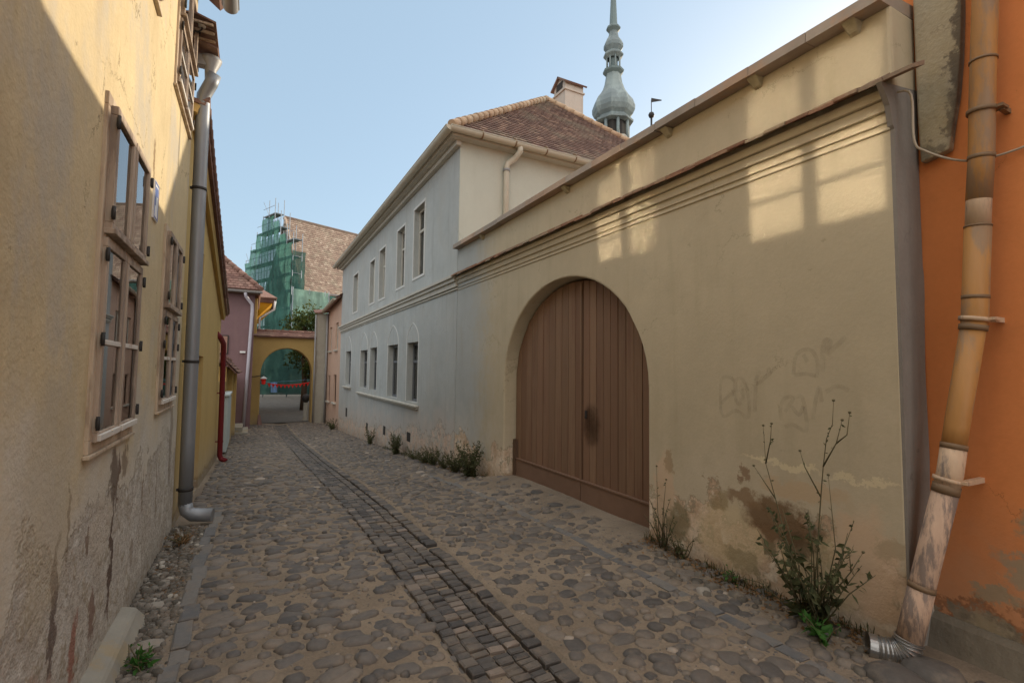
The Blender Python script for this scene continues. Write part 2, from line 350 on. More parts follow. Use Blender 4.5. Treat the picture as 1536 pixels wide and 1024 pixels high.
def graffmat():
    t = NT('faded_grey_spray'); t.P = t.pos()
    d = t.n('ShaderNodeBsdfDiffuse'); d.inputs[0].default_value = (.20, .155, .105, 1)
    tr = t.n('ShaderNodeBsdfTransparent'); m = t.n('ShaderNodeMixShader')
    t.l(t.math('MULTIPLY', t.step(t.noise(14, detail=5), .15, .85), .19), m.inputs[0]); t.l(tr.outputs[0], m.inputs[1]); t.l(d.outputs[0], m.inputs[2]); t.l(m.outputs[0], t.out.inputs[0]); return t.m
M['graffiti'] = graffmat()

def stonemat(name, cols, rough=.7):
    t = NT(name); t.P = t.pos()
    at = t.n('ShaderNodeAttribute', attribute_name='rnd').outputs['Fac']
    col = t.mix(t.step(at, .0, .45), cols[0], cols[1]); col = t.mix(t.step(at, .55, .8), col, cols[2]); col = t.mix(t.step(at, .93, .97), col, cols[3])
    n1 = t.noise(22, detail=6, rough=.7); n2 = t.noise(5, detail=4)
    col = t.mix(1, col, _g(t, t.math('MULTIPLY_ADD', n1, .7, .65)), 'MULTIPLY')
    col = t.mix(t.math('MULTIPLY', t.step(t.math('ADD', n2, t.math('MULTIPLY_ADD', n1, .5, -.25)), .46, .72), .6), col, (.205, .164, .125))
    t.bsdf(col, rough, t.bump(n1, .005), spec=.3); return t.m
M['cobble'] = stonemat('river_cobbles', ((.084, .077, .072), (.132, .117, .104), (.195, .163, .132), (.34, .29, .24)), .62)
M['sett'] = stonemat('basalt_setts', ((.066, .061, .059), (.095, .086, .079), (.14, .12, .101), (.22, .18, .15)), .62)
M['kerb'] = stonemat('grey_kerb_slabs', ((.12, .12, .122), (.155, .15, .144), (.19, .175, .158), (.22, .20, .17)), .75)
M['rubble'] = stonemat('broken_plaster_rubble', ((.085, .075, .062), (.135, .12, .10), (.20, .18, .155), (.40, .37, .32)), .9)
def sandmat():
    t = NT('sandy_joint_dirt'); t.P = t.pos()
    a = t.noise(1.3, detail=5); b = t.noise(60, detail=5, rough=.8); c = t.noise(9, detail=6)
    col = t.mix(t.step(a, .35, .65), (.215, .172, .129), (.275, .222, .167))
    col = t.mix(t.math('MULTIPLY', t.step(c, .5, .7), .5), col, (.155, .127, .10))
    col = t.mix(1, col, _g(t, t.math('MULTIPLY_ADD', b, .9, .55)), 'MULTIPLY')
    t.bsdf(col, .95, t.bump(t.math('ADD', t.math('MULTIPLY', b, .5), c), .012), spec=.1); return t.m
M['sand'] = sandmat()

# ------------------------------------------------------------------ ground, cobbles, setts
XL, XR = -.66, 3.42
SX0, SX1 = 1.08, 1.60          # sett strip
def surf(x, y):
    z = gz(y)
    d = max(0, 1 - abs(x - 1.34) / 1.5); z -= .035 * d * d
    if x > 2.8 and 3.0 < y < 7.6:
        k = min(1, (x - 2.8) / .6) * min(1, (y - 3.0) / .7) * min(1, (7.6 - y) / .9); z += k * (.03 - gz(y)) * .9
    k = .35 if SX0 - .03 < x < SX1 + .03 else 1
    z += k * (.014 * noise.noise(Vector((x * 1.3, y * 1.3, 0))) + .005 * noise.noise(Vector((x * 6, y * 6, 3))))
    if k < 1: z -= .018
    return z
mb = MB()
def sheet(xs, ys, f, rnd=.5):
    n = len(mb.v); nx = len(xs)
    mb.v += [(x, y, f(x, y)) for y in ys for x in xs]
    for j in range(len(ys) - 1):
        for i in range(nx - 1):
            a = n + j * nx + i; mb.f.append([a, a + 1, a + nx + 1, a + nx]); mb.a.append(rnd); mb.sm.append(True)
xs = sorted([-1.2 + .08 * i for i in range(70)] + [SX0 - .045, SX0 - .03, SX0 - .015, SX1 + .015, SX1 + .03, SX1 + .045])
ys = [-6 + .5 * i for i in range(14)] + [1.0 + .08 * i for i in range(200)] + [17 + .25 * i for i in range(45)]
sheet(xs, ys, surf)
ground = struct(mb.build('ground', M['sand']))
mb = MB()
def far(x, y): return gz(y) - (.30 if y < 29 else 0.05)
sheet([-400, -120, -40, -15, -5, -1.5, 4.6, 8, 15, 40, 120, 400], [-60, -20, -6, 0, 4, 8, 12, 18, 24, 28.2, 29, 34, 40, 60, 100, 200, 420], far)
struct(mb.build('terrain', M['sand']))
mb = MB()
def plaza(x, y): return gz(y) + .01 + .15 * max(0, (y - 40) / 30)
sheet([-12 + 1.0 * i for i in range(40)], [27.9 + 1.0 * i for i in range(34)], plaza)
tp = NT('plaza_paving'); tp.P = tp.pos(); nn = tp.noise(2.5, detail=8, rough=.7)
tp.bsdf(tp.mix(tp.step(nn, .3, .7), (.085, .08, .075), (.14, .13, .115)), .9, tp.bump(nn, .03), spec=.1)
struct(mb.build('plaza', tp.m))

def cobble(mb, x, y, z, a, b, rot, h, n, rings, rnd):
    vs = []; ph = [R(.86, 1.12) for _ in range(n)]
    ca, sa = cos(rot), sin(rot); tx, ty = R(-.08, .08), R(-.08, .08)
    for (rr, hh) in rings:
        for k in range(n):
            t = 2 * pi * k / n; q = ph[k] * rr
            c, s_ = cos(t), sin(t)
            px, py = a * q * math.copysign(abs(c) ** .8, c), b * q * math.copysign(abs(s_) ** .8, s_)
            X, Y = px * ca - py * sa, px * sa + py * ca
            vs.append((x + X, y + Y, z + h * hh + (X * tx + Y * ty) * (1 if hh > 0 else 0)))
    vs.append((x, y, z + h))
    fs = [(i * n + k, i * n + (k + 1) % n, (i + 1) * n + (k + 1) % n, (i + 1) * n + k) for i in range(len(rings) - 1) for k in range(n)]
    e = (len(rings) - 1) * n
    fs += [(e + k, e + (k + 1) % n, e + n) for k in range(n)]
    mb.add(vs, fs, True, rnd)
mb = MB()
HI = [(1.04, -.9), (1.0, .1), (.86, .62), (.55, .93)]; MIDR = [(1.02, -.7), (.95, .35), (.6, .9)]; LO = [(1.02, -.6), (.8, .7)]
y = 1.1
while y < 27.6:
    pit = R(.098, .122) if y < 9 else R(.115, .15)
    for (xa, xb, left) in ((-.30 if y < 6.7 else -.64, SX0 - .02, True), (SX1 + .03, 3.40, False)):
        x = xa + R(0, .06)
        while x < xb:
            w = (R(.09, .23) if random.random() < .75 else R(.05, .09)) if left else (R(.09, .20) if random.random() < .8 else R(.05, .09))
            if x + w * .6 > xb: w = max(.07, (xb - x))
            cov = noise.noise(Vector((x * .9, y * .7, 7)))
            inpad = x > 2.86 and 3.6 < y < 7.3
            skip = .01 + max(0, cov - .1) * .5 + (.05 if left and y < 6 else 0) + (.55 if inpad else 0) + (.6 if x > 3.05 and y < 3.4 else 0)
            if 2.72 < x + w / 2 < 2.88 and y < 8.2: skip = 1
            if random.random() > skip:
                yy = y + R(-.045, .045); cx = x + w / 2
                h = R(.010, .031) - max(0, cov) * .010
                a_, b_ = w * R(.43, .5), min(.5 * w, pit * R(.45, .60))
                if not left and random.random() < .3: a_, b_ = b_ * 1.1, min(a_, .075)
                n, rg = (12, HI) if yy < 6 else ((9, MIDR) if yy < 13 else (7, LO))
                lt = random.random() ** (1.0 if left else 1.1)
                cobble(mb, cx, yy, surf(cx, yy) - .004, a_, b_, R(-.5, .5), h, n, rg, lt * .9 if random.random() > .008 else .98)
            x += w + R(.0, .015)
    y += pit
# pebbles between
for i in range(1800):
    yy = 1.2 + 9 * random.random() ** 1.6; cx = R(-.3, 3.2)
    if SX0 - .05 < cx < SX1 + .05: continue
    r = R(.01, .032); cobble(mb, cx, yy, surf(cx, yy) - .002, r * 1.3, r, R(0, 3), r * .5, 7, LO, random.random())
for i in range(3500):
    yy = 1.2 + 5 * random.random() ** 1.5; cx = R(-.35, 3.35); r = R(.003, .010); cobble(mb, cx, yy, surf(cx, yy), r * R(1, 1.6), r, R(0, 3), r * .7, 5, [(1.0, -.3), (.8, .7)], random.random())
struct(mb.build('cobbled_road', M['cobble']))

mb = MB()
def sett(cx, cy, w, l, h, rot=0, chip=.006):
    b = .008; z = surf(cx, cy); tz = R(-.008, .008); tx = R(-.03, .03); ca, sa = cos(rot), sin(rot)
    def pt(dx, dy, dz):
        dx += R(-chip, chip) * .6; dy += R(-chip, chip) * .6
        return (cx + dx * ca - dy * sa, cy + dx * sa + dy * ca, z + dz + dx * tx)
    lo = [(-1, -1), (1, -1), (1, 1), (-1, 1)]
    vs = [pt(sx * w / 2, sy * l / 2, -.03) for sx, sy in lo] + [pt(sx * w / 2, sy * l / 2, h + tz - b * .9) for sx, sy in lo] + [pt(sx * (w / 2 - b), sy * (l / 2 - b), h + tz) for sx, sy in lo]
    fs = [(8, 9, 10, 11)]
    for o in (0, 4):
        for k in range(4): fs.append((o + k, o + (k + 1) % 4, o + 4 + (k + 1) % 4, o + 4 + k))
    mb.add(vs, fs, False)
cols = [(1.125, .09, .076, .030), (1.225, .104, .056, .022), (1.33, .104, .052, .018), (1.435, .104, .058, .022), (1.545, .108, .080, .032)]
for cx, w, l, h in cols:
    y = 1.0 + R(0, .06)
    while y < 27.0:
        ll = l * R(.8, 1.25); wob = 0
        if random.random() > .03: sett(cx + wob + R(-.006, .006), y + ll / 2, w * R(.88, 1.0), ll, h, R(-.07, .07))
        y += ll + R(.006, .018)
struct(mb.build('paved_gutter', M['sett']))
mb = MB()
y = 2.2
while y < 7.0:      # dark slabs along the left edge
    l = R(.16, .34); sett(-.315 + R(-.02, .02) + (.03 if y > 6 else 0), y + l / 2, R(.085, .105), l, .012, R(-.04, .04), .008); y += l + R(.008, .02)
y = 1.5
while y < 8.2:      # dark slabs along the right edge
    l = R(.14, .30); sett(2.80 + R(-.012, .012) - .12 * max(0, y - 6) * .3, y + l / 2, R(.07, .10), l, .008, R(-.06, .06), .008); y += l + R(.008, .03)
struct(mb.build('kerb', M['kerb']))

# ------------------------------------------------------------------ shared builders
def rect(u0, u1, z0, z1): return [(u0, z0), (u1, z0), (u1, z1), (u0, z1)]
def ring(mb, X, s, u0, u1, z0, z1, w, d0, d1, sides='lrtb'):
    """flat frame in a wall plane x = X; s: outward sign; boxes from depth d0 to d1 (outward positive)"""
    a, b = sorted((X + s * d0, X + s * d1))
    if 'b' in sides: mb.box((a, u0, z0), (b, u1, z0 + w))
    if 't' in sides: mb.box((a, u0, z1 - w), (b, u1, z1))
    if 'l' in sides: mb.box((a, u0, z0 + w), (b, u0 + w, z1 - w))
    if 'r' in sides: mb.box((a, u1 - w, z0 + w), (b, u1, z1 - w))
def vpanel(mb, X, u0, u1, z0, z1, t=.004):
    mb.box((X - t, u0, z0), (X + t, u1, z1))

def tile_roof(mb, A, B, Cc, D=None, w=.17, e=.16, lift=.03, th=.014, jit=.012, inside=None):
    """beaver-tail tiles over the plane: A->B along the eave, towards Cc up the slope; inside(point) trims"""
    A, B, Cc = Vector(A), Vector(B), Vector(Cc)
    U = (B - A).normalized(); Nn = U.cross(Cc - A).normalized(); V = Nn.cross(U).normalized()
    if Nn.z < 0: Nn = -Nn; V = -V if V.z < 0 else V
    L = (B - A).length; H = (Cc - A).dot(V)
    rows = int(H / e) + 1
    for r in range(rows):
        v = r * e; off = (r % 2) * w / 2 - w
        c = 0
        while off + c * w < L + w:
            u = off + c * w; c += 1
            p = A + U * (u + w / 2) + V * (v + e * .5)
            if inside and not inside(p): continue
            j = R(-jit, jit); g = R(.004, .010)
            def q(uu, vv, n): return A + U * uu + V * (vv + j) + Nn * n
            vs = [q(u + g, v, lift), q(u + w - g, v, lift), q(u + w - g, v + e * 1.3, .004), q(u + g, v + e * 1.3, .004),
                  q(u + g, v, lift - th), q(u + w - g, v, lift - th), q(u + w * .5, v - e * .12, lift), q(u + w * .5, v - e * .12, lift - th)]
            mb.add(vs, [(0, 6, 1, 2, 3), (4, 7, 6, 0), (7, 5, 1, 6), (0, 3, 4), (1, 5, 2)], False)

def tri_inside(pts):
    P = [Vector(p).to_2d() for p in pts]
    def f(p):
        s = []
        for a, b in zip(P, P[1:] + P[:1]): s.append((b.x - a.x) * (p.y - a.y) - (b.y - a.y) * (p.x - a.x))
        return all(x >= 0 for x in s) or all(x <= 0 for x in s)
    return f
def slab(mb, pts, t=.06):
    pts = [Vector(p) for p in pts]; n = len(pts); Nn = (pts[1] - pts[0]).cross(pts[2] - pts[0]).normalized()
    if Nn.z < 0: pts = pts[::-1]; Nn = -Nn
    vs = pts + [p - Nn * t for p in pts]
    mb.add(vs, [tuple(range(n)), tuple(range(2 * n - 1, n - 1, -1))] + [(i, i + n, (i + 1) % n + n, (i + 1) % n) for i in range(n)], False)
def ridge_tiles(mb, A, B, r=.1, n=12, step=.33):
    A, B = Vector(A), Vector(B); d = B - A; k = max(1, int(d.length / step)); D = d.normalized()
    for i in range(k):
        p = A + d * (i / k); q = A + d * ((i + 1.12) / k)
        mb.tube([p, q], [r * R(1.06, 1.16), r * .88], 10, True, True)

def gutter(mb, A, B, r=.07, brackets=None, ring=None):
    """half-round gutter hung along A->B"""
    A, B = Vector(A), Vector(B); D = (B - A).normalized(); S = D.cross(Vector((0, 0, 1))).normalized()
    n = 9; vs = []
    for p in (A, B):
        for rr in (r, r * .9):
            for k in range(n):
                a = pi + pi * k / (n - 1); vs.append(p + S * cos(a) * rr + Vector((0, 0, sin(a) * rr)))
    fs = []
    for k in range(n - 1): fs += [(k, k + 1, 2 * n + k + 1, 2 * n + k), (n + k, 3 * n + k, 3 * n + k + 1, n + k + 1)]
    fs += [(0, 2 * n, 3 * n, n), (n - 1, 2 * n - 1, 4 * n - 1, 3 * n - 1)]
    mb.add(vs, fs, True); mb.add([A + S * cos(pi + pi * k / 8) * r + Vector((0, 0, sin(pi + pi * k / 8) * r)) for k in range(9)], [tuple(range(9))], False)
    mb.add([B + S * cos(pi + pi * k / 8) * r + Vector((0, 0, sin(pi + pi * k / 8) * r)) for k in range(9)], [tuple(range(9))], False)
    mb.tube([A + S * r, B + S * r], .009, 6); mb.tube([A - S * r, B - S * r], .009, 6)

def pipe_ring(mb, c, d, r, h=.03):
    c, d = Vector(c), Vector(d).normalized(); mb.tube([c - d * h / 2, c + d * h / 2], r, 14)

# ------------------------------------------------------------------ ochre house, near left
H1 = thing('ochre_house', 'two storey ochre plaster house with unpainted wooden windows, crumbling at its foot', 'house', (XL, 3, 0))
wins = [(2.90, 3.82, 1.22, 2.88), (4.72, 5.55, 1.27, 2.72), (2.86, 3.96, 4.02, 5.36), (4.80, 5.86, 3.95, 5.16)]
mb = MB(); mb.facade((XL, 0, 0), (0, 1, 0), (1, 0, 0), [(-3.5, -.3), (6.08, -.4), (6.08, 5.60), (-3.5, 5.60)], [rect(a + .06, b - .06, c + .06, d - .06) for a, b, c, d in wins], .45)
mb.box((-6.5, 5.63, -.4), (-1.112, 6.08, 5.6)); mb.box((-6.5, -3.5, -.3), (-1.112, -3.1, 5.6)); mb.box((-6.9, -3.5, -.3), (-6.502, 6.08, 5.6)); mb.box((-6.5, -3.09, 2.95), (-1.112, 5.62, 3.15)); mb.box((-6.5, -3.09, 5.45), (-1.112, 5.62, 5.6))
mb.build('wall', M['left'], H1)
def left_window(w, upper=False, tilt=0):
    u0, u1, z0, z1 = w; X = XL; um = (u0 + u1) / 2; zs = z1 - (.66 if not upper else .62)
    f = MB(); ring(f, X, 1, u0 - .012, u1 + .012, z0 - .03, z1 + .012, .062, -.10, .016); f.box((X, u0 - .03, z0 - .05), (X + .028, u1 + .03, z0 - .031))
    f.box((X - .08, um - .022, z0 + .035), (X + .020, um + .022, z1 - .05)); f.box((X - .08, u0 + .05, zs - .03), (X + .020, um - .022, zs + .03)); f.box((X - .08, um + .022, zs - .03), (X + .020, u1 - .05, zs + .03))
    fr = f.build('window', M['palewood'], H1, bevel=.004)
    for (a, b) in ((u0 + .035, um - .012), (um + .012, u1 - .035)):
        for (c, d, lowz) in ((z0 + .020, zs - .015, True), (zs + .015, z1 - .035, False)):
            s_ = MB(); o = .046 if not lowz else .034; q = .044; i_ = .008
            ring(s_, X, 1, a, b, c, d, q, i_, o)
            if lowz: s_.box((X + .010, a + q, c + (d - c) * .47), (X + .030, b - q, c + (d - c) * .47 + .03))
            else: s_.box((X + .012, a - .004, c - .012), (X + o + .016, b + .004, c + .014))
            s_.build('sash', M['rawwood'], fr, bevel=.004)
            p = MB(); vpanel(p, X + (.022 if lowz else .030), a + q - .004, b - q + .004, c + q - .004, d - q + .004, .002)
            if tilt: p.v = [(xx - (zz - (c + d) / 2) * tilt, yy, zz) for xx, yy, zz in p.v]
            p.build('pane', (M['mirror'] if lowz else M['faint']) if upper else M['glass'], fr)
            if lowz:
                k = MB(); k.box((X + .025, a + .01, c + .004), (X + .048, b - .01, c + .034)); k.build('weather_rail', M['whitewood'], fr, bevel=.003)
                k = MB(); k.box((X + .0305, a + q, c + (d - c) * .47 + .003), (X + .036, b - q, c + (d - c) * .47 + .027)); k.build('glazing_bar', M['whitewood'], fr, bevel=.002)
    for zz in (z0 + .11, z0 + .50, zs - .10, zs + .10, z1 - .12):
        for uu, sgn in ((u0 + .03, 1), (u1 - .03, -1)):
            hg = MB(); o = .046 if zz > zs else .034
            hg.box((X + o - .004, uu - .012, zz - .022), (X + o + .008, uu + .016, zz + .022)); hg.tube([(X + o + .006, uu - sgn * .012, zz - .032), (X + o + .006, uu - sgn * .012, zz + .032)], .008, 8)
            hg.build('hinge', M['iron'], fr)
    if not upper:
        inn = MB(); ring(inn, X - .22, 1, u0 + .08, u1 - .08, z0 + .08, z1 - .08, .07, -.04, 0); inn.box((X - .26, um - .05, z0 + .15), (X - .22, um + .05, z1 - .15)); inn.box((X - .255, u0 + .15, zs - .04), (X - .225, um - .05, zs + .04)); inn.box((X - .255, um + .05, zs - .04), (X - .225, u1 - .15, zs + .04))
        inn.build('inner_frame', M['innerwood'], fr)
        c = MB(); n = 26; vs = []
        for k in range(n + 1):
            uu = u0 + .1 + (u1 - u0 - .2) * k / n; dx = .015 * sin(k * 1.7) + .01 * sin(k * .6)
            vs += [(X - .33 + dx, uu, z0 + .1), (X - .33 + dx, uu, z1 - .25)]
        c.add(vs, [(2 * k, 2 * k + 2, 2 * k + 3, 2 * k + 1) for k in range(n)], True); c.build('curtain', M['curtain'], fr)
    else:
        c = MB(); c.box((X - .30, u0 + .06, z0 + .06), (X - .29, u1 - .06, z1 - .06)); c.build('blind', M['curtain'], fr)
for i, w in enumerate(wins): left_window(w, i > 1, -.030 if i == 2 else 0)
# eave, roof, gutter end
mb = MB(); rows = []
slab(mb, [(XL + .23, -3.6, 5.56), (XL + .23, 6.16, 5.56), (-3.8, 6.16, 8.1), (-3.8, -3.6, 8.1)], .05); slab(mb, [(-3.8, 6.16, 8.1), (-3.8, -3.6, 8.1), (-7.0, -3.6, 5.6), (-7.0, 6.16, 5.6)], .05)
rf = mb.build('roof', M['tile_red'], H1)
mb = MB()
slab(mb, [(XL + .02, 5.86, 4.98), (XL + .22, 5.86, 4.93), (XL + .22, 6.16, 4.93), (XL + .02, 6.16, 4.98)], .02)
mb.build('tile_hood', M['tile_red'], H1)
mb = MB()
mb.add([(-1.112, 6.08, 5.6), (-6.9, 6.08, 5.6), (-3.8, 6.08, 8.0)], [(0, 1, 2)]); mb.build('gable', M['left'], H1); mb = MB(); mb.add([(-1.112, -3.5, 5.6), (-6.9, -3.5, 5.6), (-3.8, -3.5, 8.0)], [(0, 2, 1)]); mb.build('gable', M['left'], H1)
mb = MB()      # tiled eave end with battens under it
for k in range(4):
    z = 4.95 + k * .0
for k in range(5):
    yy = 5.55 + k * .145; tile_tilt = R(-.01, .01)
    mb.hexa([(XL + .003, yy, 5.05 + tile_tilt), (XL + .215, yy, 4.99), (XL + .215, yy + .135, 4.99), (XL + .003, yy + .135, 5.05 + tile_tilt), (XL + .003, yy, 5.068 + tile_tilt), (XL + .215, yy, 5.008), (XL + .215, yy + .135, 5.008), (XL + .003, yy + .135, 5.068 + tile_tilt)])
mb.v = [(x, y, z + .0) for x, y, z in mb.v]
ev = mb.build('eave_tiles', M['tile_red'], H1)
mb = MB()
for k in range(5):
    mb = MB(); mb.box((XL + .004, 5.56 + k * .145, 4.965), (XL + .19, 5.583 + k * .145, 4.986)); mb.build('batten', M['palewood'], ev)
mb = MB(); gutter(mb, (XL + .31, -3.4, 5.50), (XL + .31, 5.95, 5.46), .075); gut = mb.build('gutter', M['zincdull'], H1)
# zinc downpipe
mb = MB(); px = XL + .085
mb.tube([(px + .10, 6.03, 4.72), (px + .07, 6.05, 4.62), (px, 6.13, 4.50), (px, 6.14, 4.40), (px, 6.19, 3.2), (px, 6.24, 2.0), (px, 6.28, .8), (px, 6.30, .14)], .066, 16)
mb.tube([(px, 6.30, .15), (px + .02, 6.295, .07), (px + .07, 6.28, .03), (px + .26, 6.24, .015)], [.066, .067, .068, .07], 16)
dp = mb.build('downpipe', M['zinc'], H1)
mb = MB(); mb.lathe([(.03, -.24), (.05, -.2), (.055, -.1), (.10, 0), (.105, .03), (.085, .03)], (px + .06, 6.05, 4.86), 14); mb.box((XL + .0, 5.99, 4.78), (px + .02, 6.09, 4.89)); mb.build('hopper', M['zincdull'], dp)
for z, yy in ((3.5, 6.178), (1.65, 6.252), (.3, 6.295)):
    mb = MB(); pipe_ring(mb, (px, yy, z), (0, .04, -1), .072, .03); mb.box((XL, yy - .012, z - .012), (px - .06, yy + .012, z + .012)); mb.build('bracket', M['iron'], dp)
# plate, insulators
mb = MB(); mb.box((XL, 4.16, 2.63), (XL + .012, 4.32, 2.90)); pl = mb.build('number_plate', M['wht'], H1)
mb = MB(); ring(mb, XL + .012, 1, 4.167, 4.313, 2.637, 2.893, .012, 0, .002); mb.box((XL + .012, 4.20, 2.80), (XL + .0135, 4.28, 2.86)); mb.box((XL + .012, 4.20, 2.73), (XL + .0135, 4.225, 2.80)); mb.build('plate_marking', M['bluepl'], pl)
for yy, zz in ((5.70, 5.03), (5.30, 5.10)):
    mb = MB(); mb.tube([(XL, yy, zz - .08), (XL + .05, yy, zz - .09), (XL + .085, yy, zz - .05), (XL + .085, yy, zz)], .008, 6); k = mb.build('insulator_hook', M['iron'], H1)
    mb = MB(); mb.lathe([(.0, -.03), (.03, -.03), (.035, .0), (.024, .015), (.033, .03), (.03, .06), (.014, .075), (0, .078)], (XL + .085, yy, zz), 12); mb.build('insulator', M['ceramic'], k)
# stone block at the foot of the wall
mb = MB(); mb.hexa([(XL - .12, 2.2, -.05), (-.50, 2.2, -.05), (-.50, 3.98, -.05), (XL - .12, 3.98, -.05), (XL - .1, 2.2, .16), (-.57, 2.2, .10), (-.59, 3.93, .085), (XL - .1, 3.93, .13)])
tag(mb.build('stone_block', M['stone'], None, (-.6, 3.1, 0), bevel=.02), 'long pale stone block lying at the foot of the crumbling ochre wall', 'stone block')

# ------------------------------------------------------------------ golden house behind the zinc downpipe
H2 = thing('golden_house', 'low golden yellow house with a sloping roof edge and a recessed wooden door', 'house', (XL, 9, -.4))
X2 = XL - .02
top = [(6.082, 4.36), (7.46, 4.02), (8.8, 3.74), (12.0, 3.02), (13.3, 2.75)]
mb = MB(); mb.facade((X2, 0, 0), (0, 1, 0), (1, 0, 0), [(6.082, -.6), (13.3, -1.0), (13.3, 2.75), (12.0, 3.02), (8.8, 3.74), (7.46, 4.02), (6.082, 4.36)], [[(7.75, -.18), (9.05, -.26), (9.05, 1.75), (7.75, 1.75)], rect(8.15, 8.42, 2.88, 3.22)], .35)
mb.box((-6, 12.95, -1), (X2 - .352, 13.3, 2.6)); mb.box((-6.3, 6.1, -1), (-6, 13.3, 2.6)); mb.build('wall', M['yellow2'], H2)
mb = MB(); mb.hexa([(X2 - .30, 7.75, -.4), (X2 - .24, 7.75, -.4), (X2 - .24, 9.05, -.4), (X2 - .30, 9.05, -.4), (X2 - .30, 7.75, 1.75), (X2 - .24, 7.75, 1.75), (X2 - .24, 9.05, 1.75), (X2 - .30, 9.05, 1.75)])
for k in range(8): mb.box((X2 - .245, 7.77 + k * .16, -.35), (X2 - .225, 7.77 + k * .16 + .15, 1.72))
dr = mb.build('door', M['redpipe'] if False else simple('dark_red_brown_door', (.115, .045, .035), .6, .2, 8, .002, stretch=(1, 3, .3)), H2)
mb = MB(); mb.tube([(X2 - .22, 8.86, .6), (X2 - .15, 8.86, .6), (X2 - .15, 8.76, .6)], .012, 8); mb.build('handle', M['iron'], dr)
mb = MB(); mb.box((X2 - .22, 8.15, 2.88), (X2 - .18, 8.42, 3.22)); mb.build('shutter', M['rawwood'], H2)
mb = MB()
for (a, za), (b, zb) in zip(top, top[1:]):
    slab(mb, [(X2 - .06, a, za + .10), (X2 + .14, a, za + .07), (X2 + .14, b, zb + .07), (X2 - .06, b, zb + .10)], .05)
    n = max(2, int((b - a) / .17))
    for k in range(n):
        y0 = a + (b - a) * k / n; z0 = za + (zb - za) * k / n; y1 = a + (b - a) * (k + 1.1) / n; z1 = za + (zb - za) * (k + 1.1) / n
        mb.tube([(X2 + .13, y0, z0 + .11), (X2 + .13, y1, z1 + .095)], [.046, .038], 8)
    slab(mb, [(X2 - .06, a, za + .10), (X2 - .06, b, zb + .10), (-6.4, b, zb + .10), (-6.4, a, za + .10)], .06)
rf2 = mb.build('roof', M['tile_red'], H2)
mb = MB()
for (a, za), (b, zb) in zip(top, top[1:]): slab(mb, [(X2 + .001, a, za + .04), (X2 + .09, a, za + .015), (X2 + .09, b, zb + .015), (X2 + .001, b, zb + .04)], .10)
mb.build('verge_moulding', M['yellow2'], H2)
mb = MB(); rx = X2 + .10
mb.tube([(X2 - .02, 12.25, 2.30), (X2 + .05, 12.35, 2.22), (rx, 12.6, 2.10), (rx, 12.75, 1.9), (rx, 13.0, .6), (rx, 13.12, -.42), (rx + .03, 13.13, -.5), (rx + .14, 13.1, -.555)], .055, 12)
rp = mb.build('downpipe', M['redpipe'], H2)
for z, yy in ((1.0, 12.93), (-.1, 13.09)):
    mb = MB(); pipe_ring(mb, (rx, yy, z), (0, .1, -1), .062, .035); mb.box((X2, yy - .012, z - .012), (rx - .05, yy + .012, z + .012)); mb.build('bracket', M['redpipe'], rp)

# ------------------------------------------------------------------ courtyard wall between golden house and archway
GW = thing('garden_wall', 'low yellow wall with a tile capped doorway in front of the mauve house', 'wall', (XL, 18, -.9))
xw = XL - .02
mb = MB(); mb.facade((xw, 0, 0), (0, 1, 0), (1, 0, 0), [(13.302, -1.1), (26.9, -1.5), (26.9, 1.15), (22.6, 1.2), (22.6, 1.55), (17.2, 1.6), (17.2, 1.15), (13.302, 1.25)], [[(18.9, -.85), (21.6, -1.0), (21.6, 1.15), (18.9, 1.15)]], .35)
mb.box((xw - .003, 21.9, -1.4), (xw + .16, 22.5, 1.5)); mb.box((xw - .003, 18.2, -1.3), (xw + .14, 18.75, 1.5)); mb.build('wall', M['yellow2'], GW)
mb = MB(); tile_roof(mb, (xw + .30, 17.0, 1.42), (xw + .30, 22.9, 1.38), (xw - .1, 17.0, 1.86), w=.2, e=.15); slab(mb, [(xw + .28, 17.0, 1.41), (xw + .28, 22.9, 1.37), (xw - .12, 22.9, 1.82), (xw - .12, 17.0, 1.86)], .05)
slab(mb, [(xw - .12, 17.0, 1.86), (xw - .12, 22.9, 1.82), (xw - .5, 22.9, 1.4), (xw - .5, 17.0, 1.42)], .05)
ridge_tiles(mb, (xw - .11, 17.0, 1.87), (xw - .11, 22.9, 1.83), .075)
mb.build('tile_cap', M['tile_red'], GW)
mb = MB(); mb.box((xw - .28, 18.9, -1.0), (xw - .22, 21.6, 1.15))
for k in range(12): mb.box((xw - .225, 18.92 + k * .223, -.98), (xw - .205, 18.92 + k * .223 + .21, 1.13))
mb.build('door', M['gatedark'], GW)
mb = MB(); mb.box((xw + .0, 14.9, -.62), (xw + .16, 16.9, .82)); mb.box((xw - .0, 14.85, .82), (xw + .19, 16.95, .87))
bp = mb.build('meter_cabinet', M['bluegrey'], None, (xw, 15.9, -.6), bevel=.01); tag(bp, 'pale blue cabinet standing against the yellow wall beyond the dark red pipe', 'cabinet')
mb = MB(); mb.box((xw + .161, 14.98, -.54), (xw + .17, 15.86, .74)); mb.box((xw + .161, 15.94, -.54), (xw + .17, 16.82, .74)); mb.build('door', M['bluegrey'], bp)
mb = MB(); mb.box((xw, 22.7, -1.3), (xw + .42, 24.4, -.83)); mb.box((xw, 22.5, -1.4), (xw + .62, 24.6, -1.02))
tag(mb.build('doorstep', M['stone'], None, (xw + .2, 23.5, -1.1), bevel=.02), 'worn grey stone step against the yellow wall near the archway', 'step')

